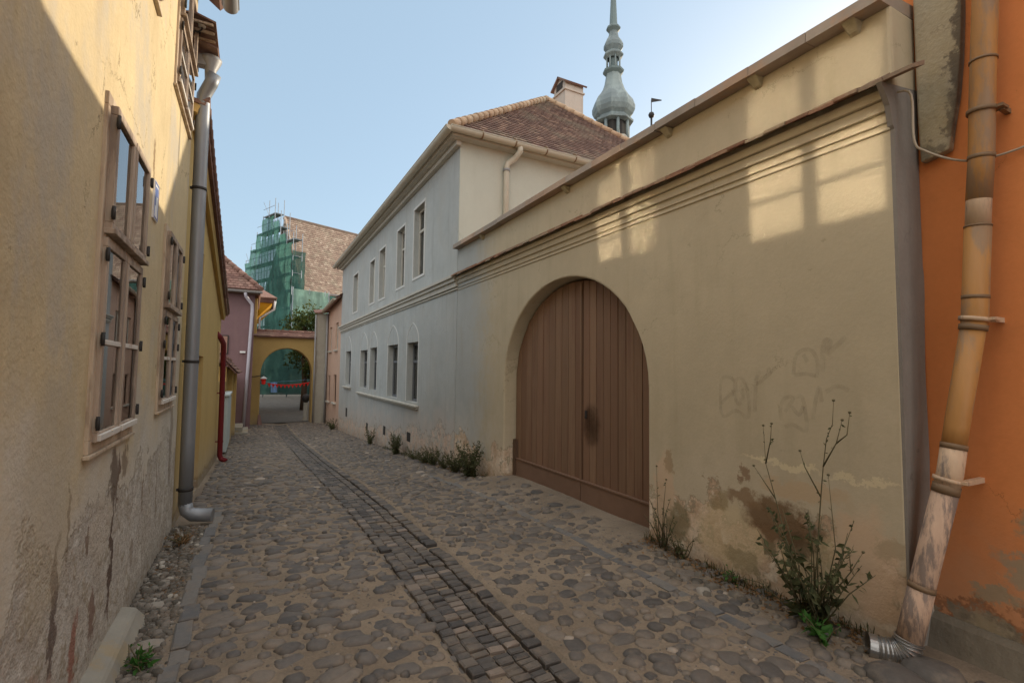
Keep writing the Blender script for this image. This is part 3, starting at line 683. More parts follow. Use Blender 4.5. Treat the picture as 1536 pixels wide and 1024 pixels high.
# ------------------------------------------------------------------ mauve house
H3 = thing('mauve_house', 'mauve house with a hipped brown tile roof behind the low yellow wall', 'house', (-3, 27, -1.2))
mb = MB(); mb.box((-6.5, 25.5, -1.5), (.0, 25.8, 5.06)); mb.box((-.3, 25.802, -1.5), (-.002, 33, 5.06)); mb.box((-6.8, 25.5, -1.5), (-6.502, 33, 5.06)); mb.build('wall', M['purple'], H3)
E0, E1, Y0, Y1 = -7.0, .24, 25.1, 33.5; zt, pk = 5.10, 8.6; xm = (E0 + E1) / 2
mb = MB()
slab(mb, [(E0, Y0, zt), (E1, Y0, zt), (xm, Y0 + 3.4, pk)], .08); slab(mb, [(E1, Y0, zt), (E1, Y1, zt), (xm, Y1, pk), (xm, Y0 + 3.4, pk)], .08); slab(mb, [(E0, Y0, zt), (xm, Y0 + 3.4, pk), (xm, Y1, pk), (E0, Y1, zt)], .08)
tile_roof(mb, (E0, Y0, zt), (E1, Y0, zt), (xm, Y0 + 3.4, pk), w=.2, e=.17, inside=tri_inside([(E0, Y0, 0), (E1, Y0, 0), (xm, Y0 + 3.4, 0)]))
ridge_tiles(mb, (E1, Y0, zt + .02), (xm, Y0 + 3.4, pk + .05), .11, step=.38)
mb.build('roof', M['tile_red'], H3)
mb = MB(); gutter(mb, (E0, Y0 - .07, 5.04), (E1 + .05, Y0 - .07, 5.0), .085); g3 = mb.build('gutter', M['zincdull'], H3)
mb = MB(); mb.tube([(-.40, Y0 - .05, 4.95), (-.38, Y0 + .02, 4.78), (-.12, 25.38, 4.45), (-.10, 25.4, 4.2), (-.16, 25.4, 2.0), (-.26, 25.4, -1.2)], .07, 12); mb.build('downpipe', M['whitepipe'], H3)
mb = MB(); mb.box((-6.5, 25.08, 4.90), (.2, 25.49, 4.95)); mb.build('soffit', M['gatedark'], H3)
mb = MB(); mb.box((-1.48, 25.45, 2.15), (-.98, 25.498, 3.0)); s_ = mb.build('signboard', M['iron'], H3)
mb = MB(); mb.box((-1.43, 25.44, 2.2), (-1.03, 25.449, 2.95)); mb.build('board_face', simple('board_brown', (.30, .17, .13), .6, .2, 5, 0), s_)
mb = MB(); mb.box((-.52, 25.38, 2.22), (-.30, 25.498, 2.30)); mb.build('wall_lamp', M['wht'], H3)

# ------------------------------------------------------------------ archway across the street
AR = thing('archway', 'ochre street archway with a tiled top closing off the lane', 'archway', (1.5, 27.8, -1.25))
arc = [(1.565 + 1.185 * cos(a), 1.30 + 1.26 * sin(a)) for a in [pi * k / 20 for k in range(21)]]
ol = [(-.40, -1.6), (.38, -1.6)] + arc[::-1] + [(2.75, -1.6), (3.42, -1.6), (3.42, 3.15), (.13, 3.15), (.13, 5.0), (-.40, 5.0)]
mb = MB(); mb.facade((0, 27.5, 0), (1, 0, 0), (0, -1, 0), ol, [], .9); mb.build('wall', M['arch'], AR, bevel=.03)
mb = MB(); tile_roof(mb, (.13, 27.30, 3.13), (3.42, 27.30, 3.13), (.13, 27.95, 3.42), w=.2, e=.16); slab(mb, [(.132, 27.32, 3.12), (3.42, 27.32, 3.12), (3.42, 27.95, 3.40), (.132, 27.95, 3.40)], .05); slab(mb, [(.132, 27.95, 3.40), (3.42, 27.95, 3.40), (3.42, 28.6, 3.12), (.132, 28.6, 3.12)], .05)
ridge_tiles(mb, (.14, 27.95, 3.43), (3.42, 27.95, 3.43), .08); mb.build('tile_cap', M['tile_red'], AR)
mb = MB(); mb.hexa([(.30, 27.22, -1.5), (.58, 27.22, -1.5), (.58, 27.6, -1.5), (.30, 27.6, -1.5), (.34, 27.42, -.75), (.44, 27.42, -.75), (.44, 27.6, -.75), (.34, 27.6, -.75)]); mb.build('wheel_guard', simple('guard_stone', (.22, .13, .11), .85, .2, 6, .004), AR, bevel=.02)
LN = thing('lantern', 'small red and white lantern hanging from an iron arm on the archway', 'lantern', (.52, 27.35, .75))
mb = MB(); mb.tube([(-.05, 27.49, 1.12), (.15, 27.3, 1.12), (.50, 27.3, 1.20), (.52, 27.3, 1.02)], .022, 8); mb.build('bracket', M['iron'], LN)
mb = MB(); mb.lathe([(0, .12), (.10, .06), (.13, 0), (.10, -.05), (.09, -.22), (0, -.26)], (.52, 27.3, .98), 8, False); mb.build('lamp_glass', M['red'], LN)
mb = MB(); mb.lathe([(0, .06), (.15, -.04), (.16, -.07), (0, -.07)], (.52, 27.3, 1.09), 8, False); mb.build('lantern_cap', M['wht'], LN)
mb = MB()
n = 14
def bl(t): return Vector((.72 + t * 2.02, 28.36 + .0 * t, .74 - .10 * sin(pi * t) + .06 * t))
mb.tube([bl(k / n) for k in range(n + 1)], .028, 6)
for k in range(11):
    p = bl((k + .5) / 11); w = .075; mb.add([p + Vector((-w, .0, 0)), p + Vector((w, 0, 0)), p + Vector((0, .01, -.17)), p + Vector((-w, .012, 0)), p + Vector((w, .012, 0)), p + Vector((0, .022, -.17))], [(0, 2, 1), (3, 4, 5), (0, 1, 4, 3), (1, 2, 5, 4), (2, 0, 3, 5)])
tag(mb.build('bunting', M['red'], None, (1.7, 28.36, .7)), 'red pennant bunting strung across the archway opening', 'bunting')
mb = MB(); vs = []
for k in range(9):
    xx = .88 + .30 * k / 8; dy = .03 * sin(k * 1.4); vs += [(xx, 28.6 + dy, .80), (xx + .02, 28.6 + dy * 1.6, .28)]
nv = len(vs); vs += [(x, y + .01, z) for x, y, z in vs]
mb.add(vs, [(2 * k, 2 * k + 2, 2 * k + 3, 2 * k + 1) for k in range(8)] + [(nv + 2 * k, nv + 2 * k + 1, nv + 2 * k + 3, nv + 2 * k + 2) for k in range(8)] + [(2 * k, nv + 2 * k, nv + 2 * k + 2, 2 * k + 2) for k in range(8)], True)
mb.tube([(.3, 28.6, .83), (.88, 28.6, .81), (2.8, 28.6, .95)], .006, 5)
tag(mb.build('cloth', M['blue'], None, (1.0, 28.6, .5)), 'light blue cloth hanging on a line beside the red bunting', 'cloth')
mb = MB(); mb.lathe([(0, .22), (.12, .2), (.2, .1), (.22, 0), (.19, -.1), (.10, -.2), (.10, -.25)], (2.62, 28.75, -.05), 14); bo = mb.build('finial', M['iron'])
BL = thing('bollard', 'dark round topped bollard just beyond the right arch jamb', 'bollard', (2.62, 28.75, -1.25)); bo.parent = BL; bo.location = -BL.location; bo.name = 'ball_top'
mb = MB(); mb.lathe([(.16, -1.0), (.16, -.9), (.12, -.85), (.11, 0), (0, 0)], (2.62, 28.75, -.27), 12); mb.build('post', M['stone'], BL)

# ------------------------------------------------------------------ courtyard wall with the big gate, near right
CW = thing('courtyard_wall', 'high khaki plaster wall with tiled ledge and brown arched carriage gate', 'wall', (XR, 5, 0))
yc, hw, zs, rise = 5.205, 1.55, 1.45, 1.315
def arcpts(hw, zs, rise, n=28, yc=yc): return [(yc - hw * cos(pi * k / n), zs + rise * sin(pi * k / n)) for k in range(n + 1)]
ol = [(1.52, -.8), (yc - hw, -.8)] + arcpts(hw, zs, rise) + [(yc + hw, -.8), (8.8, -.9), (8.8, 3.90), (1.52, 3.90)]
mb = MB(); mb.facade((XR, 0, 0), (0, 1, 0), (-1, 0, 0), ol, [], .30); mb.build('wall', M['right'], CW, bevel=.022)
# moulding under the ledge
mb = MB()
for z0, z1, d in ((3.295, 3.36, .05), (3.222, 3.293, .024), (3.150, 3.164, .016), (3.10, 3.120, .014)): mb.box((XR - d, 1.54, z0), (XR + .01, 8.74, z1))
mb.build('moulding', M['ktrim'], CW, bevel=.006)
mb = MB()
y = 1.36
while y < 8.74:
    w = R(.13, .19); j = R(-.008, .008); x0 = XR - R(.125, .15)
    mb.hexa([(x0, y, 3.355 + j), (XR + .01, y, 3.42), (XR + .01, y + w - .006, 3.42), (x0, y + w - .006, 3.355 + j), (x0, y, 3.378 + j), (XR + .01, y, 3.45), (XR + .01, y + w - .006, 3.45), (x0, y + w - .006, 3.378 + j)])
    if random.random() < .6: mb.hexa([(x0 + .02, y + .02, 3.378), (XR + .01, y + .02, 3.45), (XR + .01, y + w * .9, 3.45), (x0 + .02, y + w * .9, 3.378), (x0 + .02, y + .02, 3.396), (XR + .01, y + .02, 3.468), (XR + .01, y + w * .9, 3.468), (x0 + .02, y + w * .9, 3.396)])
    y += w
mb.build('tile_ledge', tilemat('ledge_tiles', (.21, .105, .065), (.30, .16, .095), (.36, .28, .19), lk=.45), CW)
mb = MB(); y = 1.525
while y < 8.78:
    l = min(R(.42, .55), 8.79 - y); j = R(-.006, .006)
    mb.hexa([(XR - .115, y, 3.892 + j), (XR + .40, y, 3.902), (XR + .40, y + l - .005, 3.902), (XR - .115, y + l - .005, 3.892 + j), (XR - .11, y, 3.968 + j), (XR + .40, y, 4.0), (XR + .40, y + l - .005, 4.0), (XR - .11, y + l - .005, 3.968 + j)])
    y += l
mb.build('coping', M['coping'], CW)
for yy in (1.72, 2.42, 3.35, 5.05, 7.6):
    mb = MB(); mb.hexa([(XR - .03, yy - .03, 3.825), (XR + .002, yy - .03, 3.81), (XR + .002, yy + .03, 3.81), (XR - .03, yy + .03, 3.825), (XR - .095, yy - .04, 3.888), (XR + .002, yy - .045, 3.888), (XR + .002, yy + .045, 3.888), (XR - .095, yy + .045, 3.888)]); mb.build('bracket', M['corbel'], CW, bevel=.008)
# bare cement end of the wall
mb = MB(); mb.facade((XR + .004, 1.519, 0), (1, 0, 0), (0, -1, 0), [(0, -.2), (.27, -.2), (.262, .6), (.285, 1.1), (.27, 1.6), (.29, 2.05), (.31, 2.15), (.285, 2.28), (.28, 2.9), (.29, 3.42), (-.14, 3.36), (-.05, 3.24), (-.02, 3.12), (-.004, 3.1)], [], .03); mb.build('end_face', M['band'], CW)
# gate
gx = XR + .20
leafs = []
gin = .085
for side in (0, 1):
    u0, u1 = (yc - hw + .03, 5.0 - .006) if side == 0 else (5.0 + .006, yc + hw - .03)
    hwi, ri = hw - .03, rise - .03
    def top_at(u):
        q = 1 - ((u - yc) / hwi) ** 2; return zs + ri * sqrt(max(0, q))
    mb = MB(); nb = 10 if side == 0 else 11; wv = (u1 - u0) / nb
    zb = .26
    for k in range(nb):
        a, b = u0 + k * wv + .005, u0 + (k + 1) * wv - .005; m = (a + b) / 2; d = R(-.005, .005)
        mb.facade((gx + d, 0, 0), (0, 1, 0), (-1, 0, 0), [(a, zb), (b, zb), (b, top_at(b)), (m, top_at(m)), (a, top_at(a))], [], .03)
    mb.box((gx + .032, u0, .05), (gx + .06, u1, zs + ri * .35))
    lf = mb.build('gate_leaf', M['gate'], CW, bevel=.003)
    mb = MB(); mb.box((gx - .03, u0, .035 - .06), (gx + .03, u1, zb)); mb.box((gx - .042, u0, zb), (gx + .0, u1, zb + .016)); mb.build('kick_board', simple('kick_board_paint' + str(side), (.20, .12, .08), .7, .22, 5, .002), lf)
    if side == 1:
        pass
mb = MB(); mb.box((gx - .018, 5.010, .27), (gx - .006, 5.040, 2.70)); mb.build('cover_strip', M['gate'], lf)
mb = MB(); mb.facade((gx + .07, 0, 0), (0, 1, 0), (-1, 0, 0), [(yc - hw - .1, -.3), (yc + hw + .1, -.3), (yc + hw + .1, 2.9), (yc - hw - .1, 2.9)], [], .03); mb.build('gate_frame', M['gatedark'], CW)
mb = MB(); mb.box((gx - .05, yc + hw - .10, -.1), (gx + .06, yc + hw - .032, .55)); mb.build('gate_post', M['gatedark'], CW)
mb = MB()   # dark rubbed patch round the lock
t = NT('rubbed_grease'); t.P = t.pos(); d = t.n('ShaderNodeBsdfDiffuse'); d.inputs[0].default_value = (.05, .025, .015, 1); tr = t.n('ShaderNodeBsdfTransparent'); mx = t.n('ShaderNodeMixShader')
X, Y, Z = t.sep(t.P); dd = t.math('ADD', t.math('POWER', t.math('DIVIDE', t.math('SUBTRACT', Y, 4.82), .17), 2), t.math('POWER', t.math('DIVIDE', t.math('SUBTRACT', Z, .96), .26), 2))
dd = t.math('ADD', dd, t.math('MULTIPLY_ADD', t.noise(9, detail=6), 1.6, -.8)); t.l(t.math('MULTIPLY', t.step(dd, 1.4, -.4), .34), mx.inputs[0]); t.l(tr.outputs[0], mx.inputs[1]); t.l(d.outputs[0], mx.inputs[2]); t.l(mx.outputs[0], t.out.inputs[0])
mb.box((gx - .0065, 4.50, .5), (gx - .0055, 4.975, 1.45)); mb.build('grease_mark', t.m, CW)
mb = MB(); mb.box((gx - .016, 4.90, 1.02), (gx - .004, 4.935, 1.12)); mb.tube([(gx - .03, 4.917, 1.04), (gx - .016, 4.917, 1.04)], .008, 8); mb.build('lock_plate', M['iron'], lf)
# faded sprayed loops
ST = [[(2.811, 1.336), (2.801, 1.536), (2.712, 1.561), (2.66, 1.482), (2.776, 1.373), (2.811, 1.324), (2.778, 1.245), (2.662, 1.3), (2.554, 1.259), (2.557, 1.453), (2.606, 1.552), (2.659, 1.539), (2.68, 1.447), (2.648, 1.358), (2.603, 1.383), (2.601, 1.473)], [(2.498, 1.302), (2.481, 1.543), (2.444, 1.62)], [(2.482, 1.522), (2.446, 1.533), (2.316, 1.642)], [(2.186, 1.591), (2.168, 1.714), (2.12, 1.763), (2.05, 1.756), (2.013, 1.672), (2.025, 1.574)], [(2.181, 1.586), (2.094, 1.598), (2.025, 1.584)], [(2.111, 1.733), (2.082, 1.682)], [(2.279, 1.258), (2.289, 1.34), (2.254, 1.42), (2.19, 1.423), (2.256, 1.322)], [(2.19, 1.423), (2.128, 1.437), (2.105, 1.334), (2.102, 1.206), (2.194, 1.236), (2.258, 1.214)], [(2.202, 1.367), (2.151, 1.31), (2.119, 1.373)], [(2.051, 1.289), (2.039, 1.378), (2.007, 1.506), (1.991, 1.41)], [(1.981, 1.614), (1.967, 1.807), (1.925, 1.815), (1.945, 1.739), (1.825, 1.843)], [(1.961, 1.479), (1.886, 1.52), (1.816, 1.495)]]
def spline(p, k=5):
    out = []
    for i in range(len(p) - 1):
        a, b, c, d = [Vector(p[max(0, min(len(p) - 1, j))]) for j in (i - 1, i, i + 1, i + 2)]
        for s_ in range(k):
            t = s_ / k; out.append(.5 * ((2 * b) + (c - a) * t + (2 * a - 5 * b + 4 * c - d) * t * t + (3 * b - a - 3 * c + d) * t ** 3))
    return out + [Vector(p[-1])]
mb = MB()
for i, st in enumerate(ST):
    q = spline(st); w = .014
    L = []; n = len(q)
    for k in range(n):
        d = (q[min(n - 1, k + 1)] - q[max(0, k - 1)]).normalized(); nn = Vector((-d.y, d.x)) * w * (1.2 if i in (1, 10) else 1)
        L += [(XR - .002 - .0004 * i, *(q[k] + nn)), (XR - .002 - .0004 * i, *(q[k] - nn))]
    mb.add(L, [(2 * k, 2 * k + 1, 2 * k + 3, 2 * k + 2) for k in range(n - 1)])
mb.build('graffiti', M['graffiti'], CW)

# ------------------------------------------------------------------ blue-grey house
H4 = thing('grey_house', 'two storey blue-grey house with narrow windows, cornice and hipped tile roof', 'house', (XR, 16, -.8))
lw = [(11.25, 12.15, .80, 2.24), (13.06, 14.12, .81, 2.25), (15.55, 16.55, .90, 2.26), (16.98, 18.2, .92, 2.22), (20.1, 21.3, .92, 2.27)]
uw = [(10.93, 11.78, 3.80, 5.50), (12.6, 13.37, 3.77, 5.36), (14.73, 15.52, 3.73, 5.26), (16.18, 16.9, 3.75, 5.16), (19.05, 20.0, 3.75, 5.20)]
mb = MB(); mb.facade((XR, 0, 0), (0, 1, 0), (-1, 0, 0), [(8.802, -.95), (22.8, -1.6), (22.8, 6.12), (8.802, 6.12)], [rect(*w) for w in lw + uw], .34); mb.build('wall', M['grey'], H4)
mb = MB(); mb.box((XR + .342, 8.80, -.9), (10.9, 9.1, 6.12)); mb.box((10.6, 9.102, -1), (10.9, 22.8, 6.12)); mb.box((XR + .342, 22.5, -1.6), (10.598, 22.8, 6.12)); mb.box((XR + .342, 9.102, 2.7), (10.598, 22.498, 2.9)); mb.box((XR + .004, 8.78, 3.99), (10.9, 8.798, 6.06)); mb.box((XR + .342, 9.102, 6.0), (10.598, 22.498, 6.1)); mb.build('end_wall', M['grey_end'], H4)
for i, (a, b, c, d) in enumerate(lw + uw):
    X = XR; f = MB(); um = (a + b) / 2; lo_ = i < 5; dd = -.20 if lo_ else -.17
    ring(f, X, -1, a + .001, b - .001, c + .001, d - .001, .06, dd, dd + .05); f.box((X - dd - .048, um - .03, c + .06), (X - dd, um + .03, d - .06)); zt_ = c + (d - c) * .68
    f.box((X - dd - .052, a + .06, zt_ - .03), (X - dd - .002, um - .031, zt_ + .03)); f.box((X - dd - .052, um + .031, zt_ - .03), (X - dd - .002, b - .06, zt_ + .03))
    fr = f.build('window', M['darkframe'] if lo_ else M['trim'], H4)
    p = MB(); vpanel(p, X - dd - .024, a + .06, um - .03, c + .06, d - .06, .002); vpanel(p, X - dd - .024, um + .03, b - .06, c + .06, d - .06, .002); p.build('pane', M['glass'], fr)
    if not lo_ or i in (0, 1):
        k = MB(); k.box((X + .33, a + .02, c + .02), (X + .338, b - .02, d - .3 * R(.3, 1))); k.build('curtain', M['curtain'] if not lo_ else M['innerwood'], fr)
    if not lo_:
        k = MB(); ring(k, X, -1, a - .055, b + .055, c - .055, d + .055, .056, .0, .014); k.build('surround', M['white'], fr)
    else:
        k = MB(); hwid = (b - a) / 2 + .05; pts = []
        L_ = []
        for (ww, _) in ((hwid + .016, 0), (hwid - .016, 0)):
            q = [(um - ww, c)]
            for t_ in range(9): an = t_ / 8 * pi / 3; q.append((um - ww + 2 * ww * (1 - cos(an)), d + .02 + (2 * ww) * sin(an) * .52))
            q2 = [(2 * um - u, z) for u, z in q[::-1]][1:]
            L_.append(q + q2)
        o_, i_ = L_; n = len(o_)
        vs = [(X - .008, u, z) for u, z in o_] + [(X - .008, u, z) for u, z in i_] + [(X + .002, u, z) for u, z in o_] + [(X + .002, u, z) for u, z in i_]
        fs = []
        for t_ in range(n - 1): fs += [(t_, t_ + 1, n + t_ + 1, n + t_), (t_, 2 * n + t_, 2 * n + t_ + 1, t_ + 1), (n + t_, n + t_ + 1, 3 * n + t_ + 1, 3 * n + t_)]
        k.add(vs, fs); k.build('lancet_band', M['white'], fr)
for (a, b, z) in ((11.1, 18.4, .74), (19.9, 21.5, .84)):
    mb = MB(); mb.box((XR - .10, a, z - .03), (XR, b, z + .02)); mb.box((XR - .06, a + .03, z - .08), (XR, b - .03, z - .03)); mb.build('sill', M['trim'], H4, bevel=.012)
mb = MB()
for z0, z1, d in ((3.34, 3.40, .13), (3.27, 3.338, .09), (3.17, 3.268, .05), (3.12, 3.15, .03)): mb.box((XR - d, 8.75, z0), (XR, 22.85, z1))
mb.build('cornice', M['trim'], H4, bevel=.006)
ex0, ex1, ey0, ey1, ez = XR - .25, 11.3, 8.56, 23.1, 6.14
PKa = (7.24, 11.82, 9.38); PKb = (7.24, 19.6, 9.38)
mb = MB()
slab(mb, [(ex0, ey0, ez), (ex1, ey0, ez), PKa], .07); slab(mb, [(ex0, ey0, ez), PKa, PKb, (ex0, ey1, ez)], .07); slab(mb, [(ex1, ey0, ez), (ex1, ey1, ez), PKb, PKa], .07); slab(mb, [(ex0, ey1, ez), PKb, (ex1, ey1, ez)], .07)
tile_roof(mb, (ex0, ey0, ez), (ex1, ey0, ez), PKa, w=.155, e=.125, lift=.032, jit=.01, inside=tri_inside([(ex0, ey0, 0), (ex1, ey0, 0), PKa]))
tile_roof(mb, (ex0, ey1, ez), (ex0, ey0, ez), PKb, w=.17, e=.16, inside=tri_inside([(ex0, ey0, 0), (ex0, ey1, 0), PKb, PKa]))
rf = mb.build('roof', M['tile_grey'], H4)
mb = MB(); ridge_tiles(mb, (ex0 - .02, ey0 - .02, ez + .05), (PKa[0], PKa[1], PKa[2] + .05), .085, step=.27); ridge_tiles(mb, (ex1, ey0, ez + .04), (PKa[0], PKa[1], PKa[2] + .05), .075, step=.3); ridge_tiles(mb, (PKa[0], PKa[1], PKa[2] + .05), (PKb[0], PKb[1], PKb[2] + .05), .09)
mb.build('ridge_tiles', M['ridge'], rf)
mb = MB(); mb.facade((0, 12.0, 0), (1, 0, 0), (0, -1, 0), [(8.0, 8.3), (8.66, 8.3), (8.66, 10.28), (8.0, 10.28)], [], .62)
mb.box((7.96, 11.96, 10.02), (8.70, 12.66, 10.07))
ch = mb.build('chimney', M['chimney'], H4, bevel=.008)
mb = MB(); slab(mb, [(7.93, 11.94, 10.62), (8.33, 11.94, 10.62), (8.33, 12.31, 10.62 + .0), (7.93, 12.31, 10.62)], .02) if False else None
slab(mb, [(7.92, 11.90, 10.26), (8.74, 11.90, 10.26), (8.74, 12.31, 10.56), (7.92, 12.31, 10.56)], .05); slab(mb, [(7.92, 12.31, 10.56), (8.74, 12.31, 10.56), (8.74, 12.72, 10.26), (7.92, 12.72, 10.26)], .05); mb.build('chimney_cap', M['tile_red'], ch)
mb = MB(); mb.add([(8.004, 12.0, 10.28), (8.004, 12.62, 10.28), (8.004, 12.31, 10.50)], [(0, 1, 2)]); mb.build('cap_gable', M['chimney'], ch); mb = MB(); mb.add([(8.65, 12.0, 10.28), (8.65, 12.62, 10.28), (8.65, 12.31, 10.50)], [(0, 2, 1)]); mb.build('cap_gable', M['chimney'], ch)
mb = MB(); mb.box((7.99, 12.14, 10.14), (8.0, 12.48, 10.36)); mb.build('flue_opening', M['dark'], ch)
mb = MB(); gutter(mb, (ex0 - .07, ey0 - .06, ez - .01), (ex1, ey0 - .06, ez - .05), .085); g4 = mb.build('gutter', M['beige_gutter'], H4)
mb = MB(); gutter(mb, (ex0 - .07, ey1, ez - .03), (ex0 - .07, ey0 - .1, ez - .01), .085); mb.build('gutter', M['beige_gutter'], H4)
for k in range(9):
    mb = MB(); xx = 3.75 + k * .72; pipe_ring(mb, (xx, ey0 - .06, ez - .02), (1, 0, 0), .091, .03); mb.build('gutter_strap', M['pipering'], g4)
mb = MB(); mb.box((ex0 + .02, ey0 + .02, ez - .12), (XR - .001, ey1, ez - .07)); mb.box((XR, ey0 + .02, ez - .12), (ex1 - .1, 8.799, ez - .07)); mb.box((ex0, ey0 + .03, ez - .07), (ex0 + .02, ey1, ez + .0)); mb.build('soffit', M['trim'], H4)
mb = MB(); mb.box((XR - .10, 8.72, 5.92), (XR, 22.8, 6.01)); mb.box((XR - .16, 8.68, 6.012), (XR, 22.8, 6.069)); mb.build('eave_cornice', M['trim'], H4, bevel=.01)
mb = MB(); mb.tube([(4.60, ey0 - .06, 6.08), (4.60, ey0 - .05, 5.98), (4.56, 8.62, 5.88), (4.42, 8.70, 5.76), (4.40, 8.71, 5.66), (4.40, 8.71, 3.2)], .06, 14); d4 = mb.build('downpipe', M['beige_gutter'], H4)
mb = MB(); pipe_ring(mb, (4.40, 8.71, 5.62), (0, 0, 1), .072, .05); mb.build('pipe_collar', M['zincdull'], d4); mb = MB(); pipe_ring(mb, (4.40, 8.71, 4.6), (0, 0, 1), .068, .03); mb.build('pipe_collar', M['zincdull'], d4)
for (yy, zz, w, h) in ((11.7, -.16, .3, .22), (14.2, -.3, .25, .25), (16.6, -.42, .25, .22), (20.6, -.35, .35, .35)):
    mb = MB(); mb.box((XR - .004, yy, zz), (XR + .05, yy + w, zz + h)); mb.build('cellar_vent', M['dark'], H4)

# ------------------------------------------------------------------ pink house
H5 = thing('pink_house', 'small salmon pink house between the blue-grey house and the archway', 'house', (XR, 25, -1.2))
pw = [(23.72, 24.55, 2.45, 3.70), (25.75, 26.5, 2.45, 3.62), (23.85, 24.75, -.0, 1.28), (25.9, 26.7, -.05, 1.22)]
mb = MB(); mb.facade((XR + .02, 0, 0), (0, 1, 0), (-1, 0, 0), [(22.802, -1.7), (27.3, -1.8), (27.3, 4.55), (22.802, 4.75)], [rect(*w) for w in pw], .3)
mb.box((XR + .33, 27.0, -1.8), (9, 27.3, 4.5)); mb.box((9, 22.802, -1.8), (9.3, 27.3, 4.5)); mb.box((XR + .33, 22.81, 1.9), (8.99, 26.99, 2.0)); mb.build('wall', M['pink'], H5)
for a, b, c, d in pw:
    f = MB(); ring(f, XR + .02, -1, a + .001, b - .001, c + .001, d - .001, .055, -.12, -.08); f.box((XR + .10, (a + b) / 2 - .025, c + .055), (XR + .14, (a + b) / 2 + .025, d - .055)); fr = f.build('window', M['trim'] if c > 2 else M['gatedark'], H5)
    p = MB(); vpanel(p, XR + .12, a + .055, b - .055, c + .055, d - .055, .002); p.build('pane', M['glass'], fr)
    k = MB(); k.box((XR - .07, a - .06, c - .08), (XR + .02, b + .06, c - .01)); k.build('sill', M['trim'], fr)
    if c > 2: k = MB(); k.box((XR + .17, a + .03, c + .03), (XR + .178, b - .03, d - .1)); k.build('curtain', M['curtain'], fr)
mb = MB(); A_, B_ = (XR - .22, 22.85, 4.72), (XR - .22, 27.5, 4.50); slab(mb, [A_, B_, (6.4, 27.5, 6.6), (6.4, 22.85, 6.8)], .07); slab(mb, [(6.4, 27.5, 6.6), (6.4, 22.85, 6.8), (9.5, 22.85, 4.6), (9.5, 27.5, 4.5)], .07); tile_roof(mb, B_, A_, (6.4, 27.5, 6.6), w=.18, e=.16); mb.add([(XR + .02, 27.28, 4.4), (9, 27.28, 4.4), (6.4, 27.28, 6.5)], [(0, 1, 2)]); mb.build('roof', M['tile_red'], H5)
mb = MB(); gutter(mb, (XR - .30, 22.9, 4.68), (XR - .30, 27.45, 4.46), .075); mb.build('gutter', M['beige_gutter'], H5)
mb = MB(); mb.hexa([(2.86, 27.06, -1.8), (XR + .02, 27.06, -1.8), (XR + .02, 27.49, -1.8), (2.86, 27.49, -1.8), (2.90, 27.10, 4.4), (XR + .02, 27.10, 4.4), (XR + .02, 27.49, 4.4), (2.90, 27.49, 4.4)]); mb.build('buttress', M['pilaster'], H5, bevel=.03)
mb = MB(); slab(mb, [(2.74, 26.95, 4.42), (XR + .05, 26.95, 4.5), (XR + .05, 27.7, 4.72), (2.74, 27.7, 4.62)], .06); mb.build('buttress_cap', M['tile_red'], H5)
mb = MB(); mb.tube([(3.36, 26.98, 4.40), (3.36, 26.98, 1.5), (3.36, 26.98, -1.2)], .05, 10); mb.tube([(2.80, 27.0, 4.3), (2.80, 26.97, 1.0), (2.80, 26.97, -1.2)], .035, 8); mb.build('downpipe', M['zincdull'], H5)

mb = MB(); mb.hexa([(6.4, 30.3, -1.8), (9.3, 30.3, -1.8), (9.3, 52, -1.8), (7.4, 52, -1.8), (6.4, 30.3, 6.4), (9.3, 30.3, 6.4), (9.3, 52, 6.4), (7.4, 52, 6.4)]); mb.box((9.0, 27.301, -1.8), (9.3, 30.299, 3.0)); mb.build('added_shade_block', M['pink'], H5)  # unseen block with link wall, added to shade the square beyond the arch

# ------------------------------------------------------------------ orange house, near right, with the old pipe
H6 = thing('orange_house', 'orange plastered house at the right edge with peeling paint near the ground', 'house', (3.72, .5, 0))
mb = MB(); mb.facade((3.72, 0, 0), (0, 1, 0), (-1, 0, 0), [(-4, -.3), (1.62, -.3), (1.62, 6.4), (-4, 6.4)], [], .3); mb.box((4.022, 1.32, -.3), (9, 1.62, 6.4)); mb.box((9, -4, -.3), (9.3, 1.62, 6.4)); mb.box((4.022, -4, -.3), (9, -3.7, 6.4)); mb.build('wall', M['orange'], H6)
mb = MB(); slab(mb, [(3.45, -4.2, 6.35), (3.45, 1.8, 6.35), (6.5, 1.8, 8.6), (6.5, -4.2, 8.6)], .08); slab(mb, [(6.5, 1.8, 8.6), (6.5, -4.2, 8.6), (9.6, -4.2, 6.35), (9.6, 1.8, 6.35)], .08); mb.add([(3.72, 1.60, 6.4), (9.3, 1.60, 6.4), (6.5, 1.60, 8.55)], [(0, 1, 2)]); mb.build('roof', M['tile_red'], H6)
mb = MB(); O_ = [(1.345, 2.955), (1.49, 2.925), (1.498, 3.2), (1.50, 3.45), (1.502, 4.2), (1.25, 4.2), (1.262, 3.75), (1.275, 3.5), (1.30, 3.25), (1.325, 3.1)]
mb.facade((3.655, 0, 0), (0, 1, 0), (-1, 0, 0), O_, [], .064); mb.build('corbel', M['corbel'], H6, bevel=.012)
mb = MB(); mb.hexa([(3.56, .2, -.1), (3.72, .2, -.1), (3.72, 1.6, -.1), (3.56, 1.6, -.1), (3.66, .2, .1), (3.72, .2, .13), (3.72, 1.6, .2), (3.66, 1.6, .16)]); mb.build('plinth', simple('rubble_plinth', (.17, .145, .11), .9, .3, 6, .02), H6, bevel=.03)
